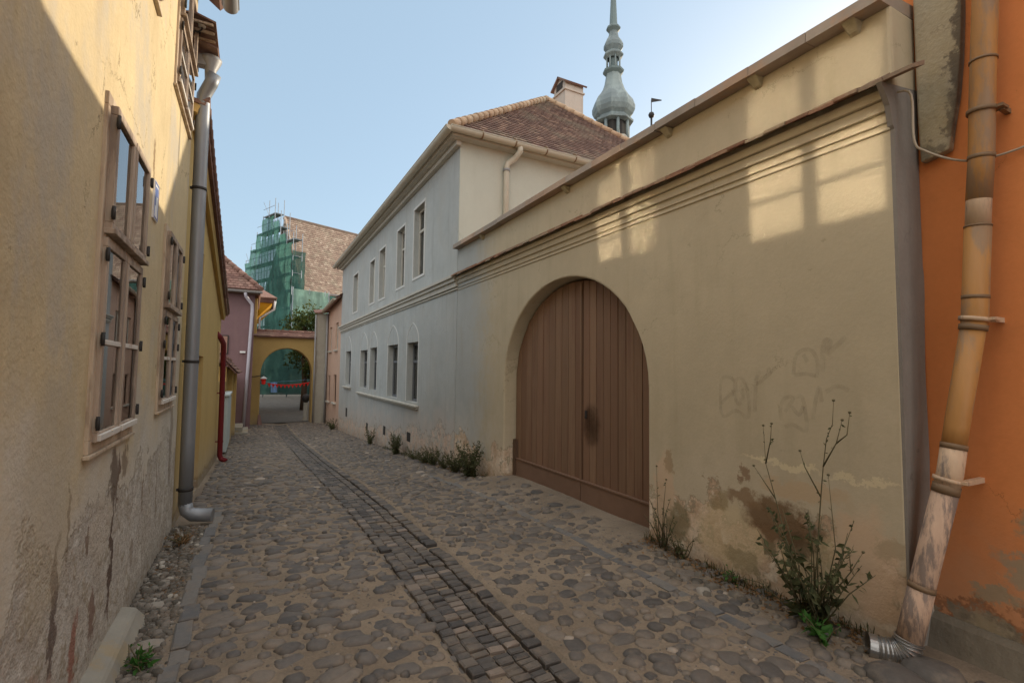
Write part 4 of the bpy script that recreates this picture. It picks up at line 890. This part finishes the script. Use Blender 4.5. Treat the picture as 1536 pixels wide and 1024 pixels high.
OP = [(3.60, 1.10, 4.2), (3.60, 1.136, 3.725), (3.60, 1.162, 3.271), (3.60, 1.182, 2.834), (3.60, 1.201, 2.59), (3.585, 1.235, 1.92), (3.545, 1.32, 1.31), (3.505, 1.343, 1.05), (3.415, 1.449, .437), (3.335, 1.496, .085)]
mb = MB(); mb.tube(OP[:5], .058, 18); op = mb.build('downpipe', M['ochrepipe'], H6)
def seg(a, b, mat, r):
    k = MB(); k.tube(OP[a:b], r, 18); return k.build('pipe_length', M[mat], op)
def along(z):
    for p, q in zip(OP, OP[1:]):
        if q[2] <= z <= p[2]:
            t = (p[2] - z) / (p[2] - q[2]); return Vector(p).lerp(Vector(q), t), (Vector(q) - Vector(p)).normalized()
def seg_z(z1, z0, mat, r):
    k = MB(); pts = [along(z1)[0]] + [Vector(p) for p in OP if z0 < p[2] < z1] + [along(z0)[0]]; k.tube(pts, r, 20); k.build('pipe_length', M[mat], op)
seg_z(2.82, 2.44, 'palepipe', .0565)
seg_z(2.44, 1.9, 'ochrepipe', .060)
seg_z(1.9, 1.20, 'ochrepipe', .0575)
seg_z(1.20, .98, 'palepipe', .060)
seg_z(.98, .40, 'rawpipe', .062)
seg_z(.40, .09, 'rawpipe', .064)
for z, r, h in ((3.38, .064, .012), (2.83, .062, .022), (2.44, .063, .010), (2.04, .063, .02), (1.87, .0655, .03), (1.20, .063, .03), (.96, .0655, .05), (.40, .067, .03)):
    p, d = along(z); mb = MB(); pipe_ring(mb, p, d, r, h); mb.build('pipe_joint', M['pipering'], op)
for z, m in ((3.08, 'pipering'), (1.905, 'palepipe'), (1.0, 'palepipe')):
    p, d = along(z); mb = MB(); mb.tube([p - d * .011 + Vector((0, 0, .012)), p + d * .011 + Vector((0, 0, .012))], .069, 18); mb.box((p.x + .02, p.y - .085, p.z - .008), (3.72, p.y - .06, p.z + .02)); mb.box((p.x - .02, p.y - .095, p.z + .0), (p.x + .06, p.y - .055, p.z + .016)); mb.build('pipe_bracket', M[m], op)
mb = MB(); k = 40; pts = []; rs = []
sp = spline([(3.338, 1.494, .115), (3.325, 1.505, .065), (3.295, 1.545, .032), (3.25, 1.60, .028), (3.21, 1.65, .035)], 10)
for i, p in enumerate(sp):
    pts.append(p); rs.append(.066 + (.0065 if i % 3 == 1 else 0) if i < len(sp) - 8 else .071 + .004 * (i == len(sp) - 1))
mb.tube(pts, rs, 24, cap=False, smooth=False); mb.tube(pts, [r * .94 for r in rs], 24, cap=False); mb.build('pipe_shoe', M['newzinc'], op)
mb = MB(); mb.tube(spline([(3.44, 1.507, 3.33), (3.45, 1.44, 3.28), (3.455, 1.435, 3.0), (3.50, 1.40, 2.93), (3.60, 1.30, 2.86), (3.66, 1.2, 2.84), (3.70, 1.0, 2.86), (3.705, .4, 2.98), (3.705, -1, 3.2)]), .007, 6); mb.build('cable', M['cable'], H6)

# ------------------------------------------------------------------ church with scaffolding
CH = thing('church', 'large church with a steep weathered tile roof behind the green scaffolding', 'church', (8, 66, -1))
r_ = Vector((.92, .39, 0)).normalized(); s_ = Vector((-.39, .92, 0)).normalized(); Nn = Vector((5.05, 64.3, 0)); W = 4.8; zE, zA = 10.9, 20.75
def cp(a, b, z): return Nn + r_ * a + s_ * b + Vector((0, 0, z))
mb = MB(); L = 26
mb.hexa([cp(0, 0, -1.6), cp(L, 0, -1.6), cp(L, 2 * W, -1.6), cp(0, 2 * W, -1.6), cp(0, 0, zE), cp(L, 0, zE), cp(L, 2 * W, zE), cp(0, 2 * W, zE)])
mb.add([cp(.03, .1, zE), cp(.03, W, zA - .4), cp(.03, 2 * W - .1, zE), cp(.4, .1, zE), cp(.4, W, zA - .4), cp(.4, 2 * W - .1, zE)], [(0, 1, 2), (3, 5, 4), (0, 3, 4, 1), (1, 4, 5, 2)])
mb.build('wall', plaster('church_render', (.40, .38, .34), var=.15, streak=.2, bumpd=.01), CH)
mb = MB(); b0, z0, b1, z1 = -.55, zE - .25, .6, zE + 1.35
slab(mb, [cp(-.2, b0, z0), cp(L, b0, z0), cp(L, b1, z1), cp(-.2, b1, z1)], .1); slab(mb, [cp(-.2, b1, z1), cp(L, b1, z1), cp(L, W, zA), cp(-.2, W, zA)], .1); slab(mb, [cp(-.2, W, zA), cp(L, W, zA), cp(L, 2 * W + .5, zE - .2), cp(-.2, 2 * W + .5, zE - .2)], .1)
tile_roof(mb, cp(-.2, b0, z0), cp(L, b0, z0), cp(-.2, b1, z1), w=.34, e=.30, lift=.07, th=.03, jit=.03); tile_roof(mb, cp(-.2, b1, z1), cp(L, b1, z1), cp(-.2, W, zA), w=.34, e=.32, lift=.07, th=.03, jit=.03)
mb.build('roof', M['tile_church'], CH)
mb = MB(); mb.tube([cp(-.2, W, zA + .05), cp(L, W, zA + .05)], .16, 8); mb.tube([cp(-.22, b1, z1 + .05), cp(-.22, W, zA)], .14, 6); mb.build('ridge_tiles', M['tile_church'], CH)
SF = thing('scaffolding', 'stepped scaffolding wrapped in green netting against the church gable', 'scaffolding', (2, 66, -1))
lev = [(-1.3, 16.2), (0.3, 17.5), (2.0, 19.4), (3.6, 21.3), (5.2, 21.3), (6.8, 19.6), (8.4, 17.8), (10.0, 16.2), (11.4, 14.5)]
mb = MB(); dk = MB(); 
for i, (b, zt_) in enumerate(lev):
    for a in (-.9, -2.0): mb.tube([cp(a, b, -1.4), cp(a, b, zt_ + 1.2)], .045, 6)
    z = .6
    while z < zt_ + 1:
        if i < len(lev) - 1:
            b2 = lev[i + 1][0]; zm = max(zt_, lev[i + 1][1]) - .6
            if z < zm:
                mb.tube([cp(-2.0, b, z), cp(-2.0, b2, z)], .035, 5); mb.tube([cp(-2.0, b, z + 1), cp(-2.0, b2, z + 1)], .03, 5)
                dk.hexa([cp(-2.0, b, z), cp(-.9, b, z), cp(-.9, b2, z), cp(-2.0, b2, z), cp(-2.0, b, z + .09), cp(-.9, b, z + .09), cp(-.9, b2, z + .09), cp(-2.0, b2, z + .09)])
                if (i + int(z)) % 3 == 0: mb.tube([cp(-2.02, b, z), cp(-2.02, b2, z + 2)], .03, 5)
        mb.tube([cp(-2.0, b, z), cp(-.9, b, z)], .03, 5); z += 2
mb.build('scaffold_poles', M['steel'], SF); dk.build('scaffold_decks', M['deck'], SF)
def net(mb, fpos, nb, nz, z0, ztop):
    n0 = len(mb.v)
    for i in range(nb + 1):
        for j in range(nz + 1):
            t = i / nb; z = z0 + (ztop(t) - z0) * j / nz
            d = .10 * noise.noise(Vector((t * 14, z * .7, 2))) + .06 * sin(z * pi)
            mb.v.append(tuple(fpos(t, z, d)))
    for i in range(nb):
        for j in range(nz):
            a = n0 + i * (nz + 1) + j; mb.f.append([a, a + 1, a + nz + 2, a + nz + 1]); mb.a.append(.5); mb.sm.append(True)
mb = MB()
for i in range(len(lev) - 1):
    b, b2 = lev[i][0], lev[i + 1][0]; zt_ = min(lev[i][1], lev[i + 1][1]) if i < 3 else max(lev[i][1], lev[i + 1][1]) - 1.0
    net(mb, lambda t, z, d: cp(-2.12 + d, b + (b2 - b) * t, z), 6, 40, -1.3, lambda t: zt_)
for bb, zt_ in ((-1.35, 15.2),): net(mb, lambda t, z, d: cp(-2.1 + 1.6 * t, bb + d, z), 5, 36, -1.3, lambda t: zt_)
mb.build('netting', M['net'], SF)
SN = thing('nave_scaffolding', 'netting coloured a sunlit pale green over low scaffolding along the nave wall of the church', 'scaffolding', (7, 62, -1))
mb = MB(); pl_ = MB()
net(mb, lambda t, z, d: cp(-2.0 + 4.4 * t, -1.75 + d, z), 18, 34, -1.3, lambda t: 10.7); mb.build('netting', M['netlit'], SN)
mb = MB(); net(mb, lambda t, z, d: cp(2.6 + 9.4 * t, -1.8 + d, z), 24, 34, -1.3, lambda t: 10.4 - .6 * t); mb.build('netting', M['net'], SN)
for a in (-2, 0, 2, 2.5, 4.5, 7, 9.5, 12):
    for b in (-1.65, -.7): pl_.tube([cp(a, b, -1.4), cp(a, b, 10.9)], .05, 6)
for z in (1, 3, 5, 7, 9, 10.6): pl_.tube([cp(-2, -1.6, z), cp(12, -1.6, z)], .05, 6)
pl_.build('scaffold_poles', M['steel'], SN)
# netted hoarding across the square
mb = MB(); net(mb, lambda t, z, d: Vector((-3 + 16 * t, 52 + 2 * t + d * 2 + 1.2 * cos(t * 7), z)), 40, 10, -1.0, lambda t: 3.4 + .3 * sin(t * 9))
HO = thing('hoarding', 'dark green netting hoarding across the square seen through the arch', 'hoarding', (5, 52, -1.2)); mb.build('netting', netting('dark_hoarding_net', (.022, .05, .045), .95), HO)
mb = MB()
for k in range(9): t = k / 8; mb.tube([(-3 + 16 * t, 52.3 + 2 * t + 1.2 * cos(t * 7), -1.3), (-3 + 16 * t, 52.3 + 2 * t + 1.2 * cos(t * 7), 3.5)], .06, 6)
mb.build('post', M['steel'], HO)
# amber house corner beyond the arch
H7 = thing('amber_house', 'amber coloured house corner with projecting eave beyond the archway', 'house', (-2, 33, -1.3))
mb = MB(); mb.box((-6, 34.0, -1.5), (.12, 40, 5.6)); mb.build('wall', M['awn'], H7)
mb = MB(); mb.hexa([(-6, 33.3, 5.5), (1.0, 33.3, 5.5), (1.0, 40, 5.5), (-6, 40, 5.5), (-6, 33.2, 5.75), (1.1, 33.2, 5.75), (1.1, 40, 5.75), (-6, 40, 5.75)]); slab(mb, [(-6, 33.1, 5.8), (1.2, 33.1, 5.8), (-2, 36, 8), (-6, 36, 8)], .08); slab(mb, [(1.2, 33.1, 5.8), (1.2, 40, 5.8), (-2, 40, 8), (-2, 36, 8)], .08); mb.build('roof', M['tile_red'], H7)
mb = MB(); mb.hexa([(.122, 33.98, 4.6), (.14, 33.98, 4.6), (.14, 40, 4.6), (.122, 40, 4.6), (.122, 33.4, 5.49), (.95, 33.4, 5.49), (.95, 40, 5.49), (.122, 40, 5.49)]); mb.build('eave_cove', M['awn'], H7)
mb = MB(); mb.tube([(1.1, 33.2, 5.6), (1.05, 33.4, 5.1), (.3, 33.9, 4.6), (.25, 33.9, -1)], .06, 8); mb.build('downpipe', M['wht'], H7)

# ------------------------------------------------------------------ clock tower spire
ST_ = thing('clock_tower', 'slender green copper tower spire with onion dome rising behind the roofs', 'tower', (43.9, 53.6, -1))
c0 = (43.9, 53.6, 0)
mb = MB(); mb.box((40.9, 50.6, -2), (46.9, 56.6, 26)); mb.lathe([(4.6, 26), (4.4, 27), (2.4, 34)], c0, 8, False); mb.build('tower_body', plaster('tower_stone', (.42, .38, .32), bumpd=.01), ST_)
mb = MB(); mb.lathe([(1.9, 34.0), (1.9, 36.2)], c0, 8, False); mb.build('lantern_core', M['dark'], ST_)
mb = MB()
for k in range(8):
    a = 2 * pi * (k + .5) / 8; mb.tube([(c0[0] + 2.15 * cos(a), c0[1] + 2.15 * sin(a), 33.6), (c0[0] + 2.15 * cos(a), c0[1] + 2.15 * sin(a), 36.4)], .22, 8)
mb.lathe([(2.5, 33.2), (2.55, 33.7), (2.2, 33.8)], c0, 8, False); mb.build('lower_lantern', M['copper'], ST_)
mb = MB(); mb.lathe([(2.0, 36.2), (2.75, 36.4), (2.8, 36.65), (2.3, 36.9), (2.25, 37.2), (2.72, 37.6), (3.0, 38.2), (3.02, 38.8), (2.7, 39.7), (2.15, 40.4), (1.6, 41.3), (1.25, 42.3), (1.08, 43.3), (1.05, 43.6), (1.0, 43.65)], c0, 8, False); mb.build('onion_dome', M['copper'], ST_)
mb = MB(); mb.lathe([(1.0, 43.5), (1.45, 43.9), (1.5, 44.15), (1.05, 44.4)], c0, 8, False); mb.lathe([(.62, 44.2), (.62, 46.0)], c0, 8, False); mb.build('gallery', M['copperdark'], ST_)
mb = MB()
for k in range(8):
    a = 2 * pi * (k + .5) / 8; mb.tube([(c0[0] + .95 * cos(a), c0[1] + .95 * sin(a), 44.2), (c0[0] + .95 * cos(a), c0[1] + .95 * sin(a), 46.1)], .11, 6)
mb.lathe([(.9, 45.9), (1.4, 46.3), (1.42, 46.5), (1.0, 46.9)], c0, 8, False); mb.build('upper_lantern', M['copper'], ST_)
mb = MB(); mb.lathe([(.9, 46.8), (1.05, 47.0), (1.38, 47.5), (1.38, 48.0), (1.1, 48.6), (.75, 49.1), (.62, 49.7), (.62, 50.0)], c0, 8, False); mb.build('small_bulb', M['copper'], ST_)
mb = MB(); mb.lathe([(.6, 49.9), (1.0, 50.3), (1.02, 50.5), (.6, 50.9)], c0, 8, False); mb.lathe([(.56, 50.8), (.42, 54), (.28, 57.5), (.05, 66)], c0, 8, False); mb.lathe([(0, 65.7), (.3, 66), (0, 66.4)], c0, 8); mb.build('spire', M['copperdark'], ST_)
# weather vane
WV = thing('weather_vane', 'small iron weather vane on a thin pole showing above the coping', 'weather vane', (7.75, 8.05, 0))
q = (7.62, 8.0)
mb = MB(); mb.tube([(*q, 0), (*q, 7.20)], .022, 8); mb.build('pole', M['iron'], WV)
mb = MB(); mb.lathe([(0, -.07), (.05, -.05), (.07, 0), (.05, .05), (0, .07)], (*q, 7.27), 10); mb.tube([(*q, 7.3), (*q, 7.62)], .010, 6); mb.build('ball', M['iron'], WV)
mb = MB(); mb.hexa([(q[0], q[1] - .004, 7.56), (q[0] + .20, q[1] - .11, 7.60), (q[0] + .20, q[1] - .10, 7.60), (q[0], q[1] + .004, 7.56), (q[0], q[1] - .004, 7.66), (q[0] + .20, q[1] - .11, 7.62), (q[0] + .20, q[1] - .10, 7.62), (q[0], q[1] + .004, 7.66)]); mb.build('pennant', M['iron'], WV)

# ------------------------------------------------------------------ trees and weeds
def leaf(mb, p, d, l, w, rnd=None):
    d = d.normalized(); s = d.cross(Vector((R(-1, 1), R(-1, 1), R(-.3, 1)))); s = s.normalized() if s.length > .01 else d.orthogonal().normalized()
    nrm = d.cross(s)
    mb.add([p, p + d * l * .45 + s * w * .5 - nrm * l * .05, p + d * l, p + d * l * .45 - s * w * .5 - nrm * l * .05], [(0, 1, 2, 3)], False, rnd)
def rdir(up=0): return Vector((R(-1, 1), R(-1, 1), R(-1, 1) + up)).normalized()
def tree(x, y, z0, h, cr, label, n=2600):
    T = thing('tree', label, 'tree', (x, y, z0), 'trees on the square')
    mb = MB(); lb = MB(); tips = []
    mb.tube([(x, y, z0), (x + .05, y, z0 + h * .25), (x - .05, y + .05, z0 + h * .5), (x, y, z0 + h * .8)], [h * .03, h * .024, h * .018, h * .006], 8)
    for k in range(13):
        t = R(.25, .8); p0 = Vector((x, y, z0 + h * t)); d = rdir(.5); e = p0 + Vector((d.x * cr, d.y * cr, abs(d.z) * h * .3)) * R(.5, .95)
        mb.tube([p0, p0.lerp(e, .5) + Vector((0, 0, .1)), e], [h * .011, h * .007, h * .003], 6); tips += [e, p0.lerp(e, .6)]
    for k in range(16): d = rdir(); tips.append(Vector((x + d.x * cr * .75, y + d.y * cr * .75, z0 + h * .62 + d.z * h * .34)))
    for k in range(n):
        c = random.choice(tips); d = rdir(); rr = cr * .38 * random.random() ** .5; p = c + d * rr
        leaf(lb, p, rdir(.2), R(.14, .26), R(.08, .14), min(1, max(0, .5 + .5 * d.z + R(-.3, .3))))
    mb.build('trunk', M['trunk'], T); lb.build('crown', M['leaf_tree'], T); return T
tree(3.15, 36.5, gz(37), 7.0, 1.75, 'dense leafy tree just beyond the archway on its right side', 4600)
tree(6.6, 41, gz(41), 6.5, 2.2, 'broad dark tree farther into the square behind the pink house', 1800)

def weed(x, y, h, label, stems=5, leaves=60, spread=.15, lsize=(.03, .07), mat='leaf_weed', tall=(), lean=(-.3, 0), cat='weed', heads=False, z=None, name='weed'):
    z0 = surf(x, y) - .01 if z is None else z
    T = thing(name, label, cat, (x, y, z0)); sb = MB(); lb = MB()
    for k in range(stems):
        a = R(0, 2 * pi); hh = h * R(.5, 1); e = Vector((x + cos(a) * spread * R(.3, 1) + lean[0] * .1, y + sin(a) * spread * R(.5, 1.6), z0 + hh))
        b = Vector((x + R(-.03, .03), y + R(-.06, .06), z0)); m = b.lerp(e, .55) + Vector((R(-.02, .02), R(-.02, .02), hh * .08))
        e.x = min(e.x, XR - .015) if x > 1 else max(e.x, XL + .015); m.x = min(m.x, XR - .015) if x > 1 else max(m.x, XL + .015)
        sb.tube([b, m, e], [.0045, .0035, .0018], 5)
        for q in range(max(1, leaves // stems)):
            t = R(.05, 1); p = b.lerp(m, t * 2) if t < .5 else m.lerp(e, t * 2 - 1)
            d = rdir(.25); d.x -= .25 if x > 1 else -.25
            l = R(*lsize) * (1.25 - .7 * t); leaf(lb, p, d, l, l * R(.3, .5))
    for path in tall:   # branching dry stalks given as polylines
        pts = [Vector(p) for p in path]; n = len(pts); sb.tube(pts, [.0055 - .004 * i / (n - 1) for i in range(n)], 5)
        for i in range(n - 1):
            for q in range(5):
                p = pts[i].lerp(pts[i + 1], R(0, 1))
                if random.random() < .5: leaf(lb, p, rdir(.1), R(.015, .035), .012)
        e = pts[-1]; sb.lathe([(0, -.008), (.008, -.004), (.010, .004), (0, .010)], tuple(e), 6)
    sb.build('stem', M['stem'], T); lb.build('leaves', M[mat], T); return T
weed(3.24, 1.97, .74, 'tall dry weed clump with branching stalks beside the corrugated pipe shoe', 28, 560, .27, (.03, .10),
     tall=[[(3.25, 1.95, .0), (3.31, 1.98, .45), (3.31, 1.95, .8), (3.31, 1.93, 1.0), (3.30, 1.90, 1.18), (3.30, 1.86, 1.28), (3.30, 1.85, 1.43)], [(3.31, 1.93, 1.0), (3.30, 1.84, 1.16), (3.30, 1.80, 1.31)], [(3.30, 1.84, 1.16), (3.31, 1.78, 1.22), (3.31, 1.76, 1.36)], [(3.31, 1.95, .8), (3.29, 2.04, .98), (3.29, 2.07, 1.08)], [(3.25, 1.95, 0), (3.30, 1.86, .5), (3.31, 1.90, .95)],
           [(3.22, 2.05, .0), (3.28, 2.16, .42), (3.30, 2.26, .72), (3.30, 2.33, .95), (3.30, 2.345, 1.22)], [(3.30, 2.33, .95), (3.30, 2.29, 1.12), (3.30, 2.28, 1.24)], [(3.30, 2.26, .72), (3.29, 2.42, .92)], [(3.22, 1.9, .15), (3.28, 1.76, .4), (3.30, 1.70, .53)], [(3.28, 1.76, .4), (3.30, 1.78, .5)], [(3.25, 2.05, .0), (3.24, 2.35, .12), (3.2, 2.6, .1)]])
weed(3.10, 1.85, .20, 'bright green nettle seedling in front of the tall dry weed', 9, 60, .10, (.05, .10), 'leaf_bright', cat='nettle', name='nettle')
weed(3.28, 2.62, .14, 'small bright green sprout between stones under the khaki wall', 7, 40, .06, (.03, .06), 'leaf_bright', cat='sprout', name='sprout')
weed(3.34, 3.36, .48, 'grey-green thin stalked weed at the right foot of the brown gate', 12, 130, .13, (.02, .05), tall=[[(3.34, 3.42, 0), (3.37, 3.48, .35), (3.38, 3.5, .72)], [(3.34, 3.4, .0), (3.37, 3.4, .4), (3.38, 3.38, .62)]])
weed(3.33, 3.14, .26, 'low grey tuft against the brown stain of the khaki wall', 14, 120, .12, (.02, .05))
weed(3.22, 7.55, .62, 'bushy green weed at the left foot of the brown gate', 40, 1100, .24, (.04, .09))
weed(3.28, 8.35, .40, 'smaller weed next to the bushy one under the grey wall', 30, 600, .24, (.03, .07))
weed(3.30, 9.0, .30, 'sparse weed between the brown gate and the long window sill, nearer the gate', 22, 300, .3, (.03, .06))
weed(3.28, 9.55, .42, 'upright weed midway between the brown gate and the long window sill', 22, 380, .25, (.03, .07))
weed(3.30, 10.9, .26, 'flat low weed right under the end of the long window sill', 22, 300, .35, (.03, .06))
weed(3.26, 10.0, .30, 'low leafy weed a step gateward of the long window sill end', 26, 420, .28, (.03, .07))
weed(3.22, 12.2, .55, 'rounded dark green weed under the second lower window', 36, 800, .25, (.05, .09))
weed(3.24, 15.3, .6, 'upright weed under the third lower window of the grey house', 18, 260, .22, (.05, .09))
weed(3.24, 23.0, .5, 'dark weed at the corner of the pink house', 20, 300, .4, (.06, .11))
weed(-.46, 3.28, .14, 'small bright green fern on the rubble beside the stone block', 12, 90, .09, (.03, .07), 'leaf_bright', cat='fern', name='fern')
weed(-.50, 5.55, .13, 'yellowish dry grass tuft beside the zinc pipe outlet', 30, 60, .16, (.04, .08), 'leaf_dry', cat='grass tuft', name='grass_tuft')
# rubble, litter: uncountable
mb = MB()
for i in range(5200):
    yy = R(2.3, 6.2); xx = R(XL + .005, -.38) + .05 * R(0, 1) * (1 if random.random() < .2 else 0); r = .004 + .026 * random.random() ** 6
    cobble(mb, xx, yy, surf(xx, yy) + R(-.004, .03) * max(0, 1 - (xx - XL) / .25), r * R(1, 1.6), r, R(0, 3), r * R(.6, 1), 6, [(1.0, -.5), (.85, .6)], random.random())
for i in range(60):
    yy = R(1.4, 3.3); xx = R(2.95, 3.38); r = R(.02, .05); cobble(mb, xx, yy, surf(xx, yy), r * 1.4, r, R(0, 3), r * .7, 7, [(1.0, -.5), (.85, .6)], random.random() * .5)
struct(mb.build('rubble', M['rubble']), 'stuff')
mb = MB()
for i in range(900):
    t = random.random(); yy = R(1.6, 3.6) if t < .75 else R(7.2, 10.5); xx = 3.40 - abs(random.gauss(0, .13)); p = Vector((xx, yy, surf(xx, yy) + R(.005, .03))); d = rdir(); d.z *= .3; leaf(mb, p, d, R(.02, .05), R(.012, .025))
for i in range(260):
    yy = R(4.2, 6.2); xx = R(XL + .02, -.4); p = Vector((xx, yy, surf(xx, yy) + R(.005, .03))); d = rdir(); d.z *= .3; leaf(mb, p, d, R(.02, .05), R(.005, .012))
struct(mb.build('leaf_litter', M['leaf_dry']), 'stuff')
mb = MB()
for i in range(1500):
    yy = R(7.2, 14) if random.random() < .6 else R(1.7, 3.6); xx = 3.405 - abs(random.gauss(0, .07)); p = Vector((xx, yy, surf(xx, yy) - .005)); l = R(.03, .13) * (1 if noise.noise(Vector((yy * 1.7, 0, 5))) > -.1 else .4)
    d = Vector((R(-.5, .15), R(-.5, .5), 1)).normalized(); sd = Vector((d.y, -d.x, 0)).normalized() * R(.002, .004); m = p + d * l * .6; e = p + d * l + Vector((R(-.02, .01), R(-.02, .02), -.01))
    mb.add([p - sd, p + sd, m + sd * .8, e, m - sd * .8], [(0, 1, 2, 4), (4, 2, 3)], False)
struct(mb.build('grass', M['leaf_weed']), 'stuff')
# bigger loose stones by the pipe
for i, (xx, yy, r, lb_) in enumerate(((3.30, 1.38, .12, 'dark flat stone under the end of the old pipe'), (3.05, 1.42, .13, 'broad dark stone in front of the corrugated pipe shoe'), (2.98, 2.62, .06, 'pale rounded stone by the green sprout'), (-.47, 3.55, .07, 'pale broken plaster lump on the rubble strip'), (-.50, 4.1, .06, 'grey stone lump at the wall side of the rubble strip'))):
    mb = MB(); cobble(mb, xx, yy, surf(xx, yy) - .01, r * 1.3, r, R(0, 3), r * .55, 11, HI, .2 if i < 2 else .95); tag(mb.build('loose_stone', M['cobble'] if i < 2 else M['rubble'], None, (xx, yy, surf(xx, yy))), lb_, 'stone', 'loose stones')

# ------------------------------------------------------------------ sun, sky, camera
SUN = Vector((1, .33, .295)).normalized()
el = math.asin(SUN.z); az = math.atan2(SUN.x, SUN.y)
L = bpy.data.lights.new('sun', 'SUN'); L.energy = 2.3; L.angle = radians(.5); L.color = (1, .86, .66)
so = bpy.data.objects.new('sun', L); C.objects.link(so); so.rotation_euler = (-SUN).to_track_quat('-Z', 'Y').to_euler()
w = bpy.data.worlds.new('World'); scene.world = w; w.use_nodes = True; nt = w.node_tree; nt.nodes.clear()
sk = nt.nodes.new('ShaderNodeTexSky'); sk.sky_type = 'NISHITA'; sk.sun_disc = False; sk.sun_elevation = el; sk.sun_rotation = az; sk.air_density = 1.0; sk.dust_density = 1.6; sk.ozone_density = 1.0
def wn(ty, **kw):
    x = nt.nodes.new(ty)
    for k, v in kw.items(): setattr(x, k, v)
    return x
# unseen sky, overhead and south-west behind the viewer, brightened to fill the shade
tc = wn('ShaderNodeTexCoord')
def sky_fill(d, lo, hi):
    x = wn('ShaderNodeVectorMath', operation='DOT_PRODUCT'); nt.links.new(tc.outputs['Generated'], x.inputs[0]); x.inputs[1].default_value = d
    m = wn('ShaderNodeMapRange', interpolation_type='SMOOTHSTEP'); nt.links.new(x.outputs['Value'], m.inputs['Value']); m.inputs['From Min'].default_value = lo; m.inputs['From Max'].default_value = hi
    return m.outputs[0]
v1, v2 = sky_fill((0, 0, 1), .66, .92), sky_fill((-.30, -.75, .59), .25, .85)
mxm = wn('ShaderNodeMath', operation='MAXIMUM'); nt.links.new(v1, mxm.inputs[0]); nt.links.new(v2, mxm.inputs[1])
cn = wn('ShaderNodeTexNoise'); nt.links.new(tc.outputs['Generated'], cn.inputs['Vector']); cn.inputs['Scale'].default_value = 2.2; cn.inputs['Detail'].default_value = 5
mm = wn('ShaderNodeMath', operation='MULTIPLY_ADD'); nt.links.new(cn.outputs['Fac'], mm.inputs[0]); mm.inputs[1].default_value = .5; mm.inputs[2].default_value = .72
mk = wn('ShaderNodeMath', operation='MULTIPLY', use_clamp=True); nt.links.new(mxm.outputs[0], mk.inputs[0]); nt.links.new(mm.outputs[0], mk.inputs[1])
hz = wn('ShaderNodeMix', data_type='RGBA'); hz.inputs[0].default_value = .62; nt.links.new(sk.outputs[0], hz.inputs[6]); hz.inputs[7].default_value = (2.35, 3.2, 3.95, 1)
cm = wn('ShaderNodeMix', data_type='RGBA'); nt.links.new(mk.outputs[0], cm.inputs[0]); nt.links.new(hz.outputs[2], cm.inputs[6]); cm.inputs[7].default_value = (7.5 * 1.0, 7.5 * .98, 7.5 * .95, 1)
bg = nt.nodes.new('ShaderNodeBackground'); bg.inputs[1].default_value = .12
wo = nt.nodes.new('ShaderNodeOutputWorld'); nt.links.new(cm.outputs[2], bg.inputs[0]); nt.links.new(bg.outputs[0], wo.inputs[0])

f, yaw, pitch, roll = 740., radians(27.7), radians(3.3), radians(.7)
F = Vector((sin(yaw) * cos(pitch), cos(yaw) * cos(pitch), sin(pitch))); Rr = Vector((cos(yaw), -sin(yaw), 0)); U = Rr.cross(F)
R2 = Rr * cos(roll) + U * sin(roll); U2 = -Rr * sin(roll) + U * cos(roll)
cam = bpy.data.cameras.new('camera'); cam.sensor_width = 36; cam.lens = 36 * f / 1536; cam.clip_start = .05; cam.clip_end = 2000
co = bpy.data.objects.new('camera', cam); C.objects.link(co)
co.matrix_world = Matrix(((R2.x, U2.x, -F.x, 0), (R2.y, U2.y, -F.y, 0), (R2.z, U2.z, -F.z, 1.6), (0, 0, 0, 1)))
scene.camera = co
scene.view_settings.view_transform = 'Standard'; scene.view_settings.look = 'None'; scene.view_settings.exposure = .92; scene.view_settings.gamma = 1

cy = scene.cycles
cy.max_bounces = 7; cy.diffuse_bounces = 4; cy.glossy_bounces = 3; cy.transmission_bounces = 4; cy.transparent_max_bounces = 10
cy.use_guiding = True; cy.use_surface_guiding = True; cy.guiding_training_samples = 128; cy.blur_glossy = 0; cy.sample_clamp_indirect = 0
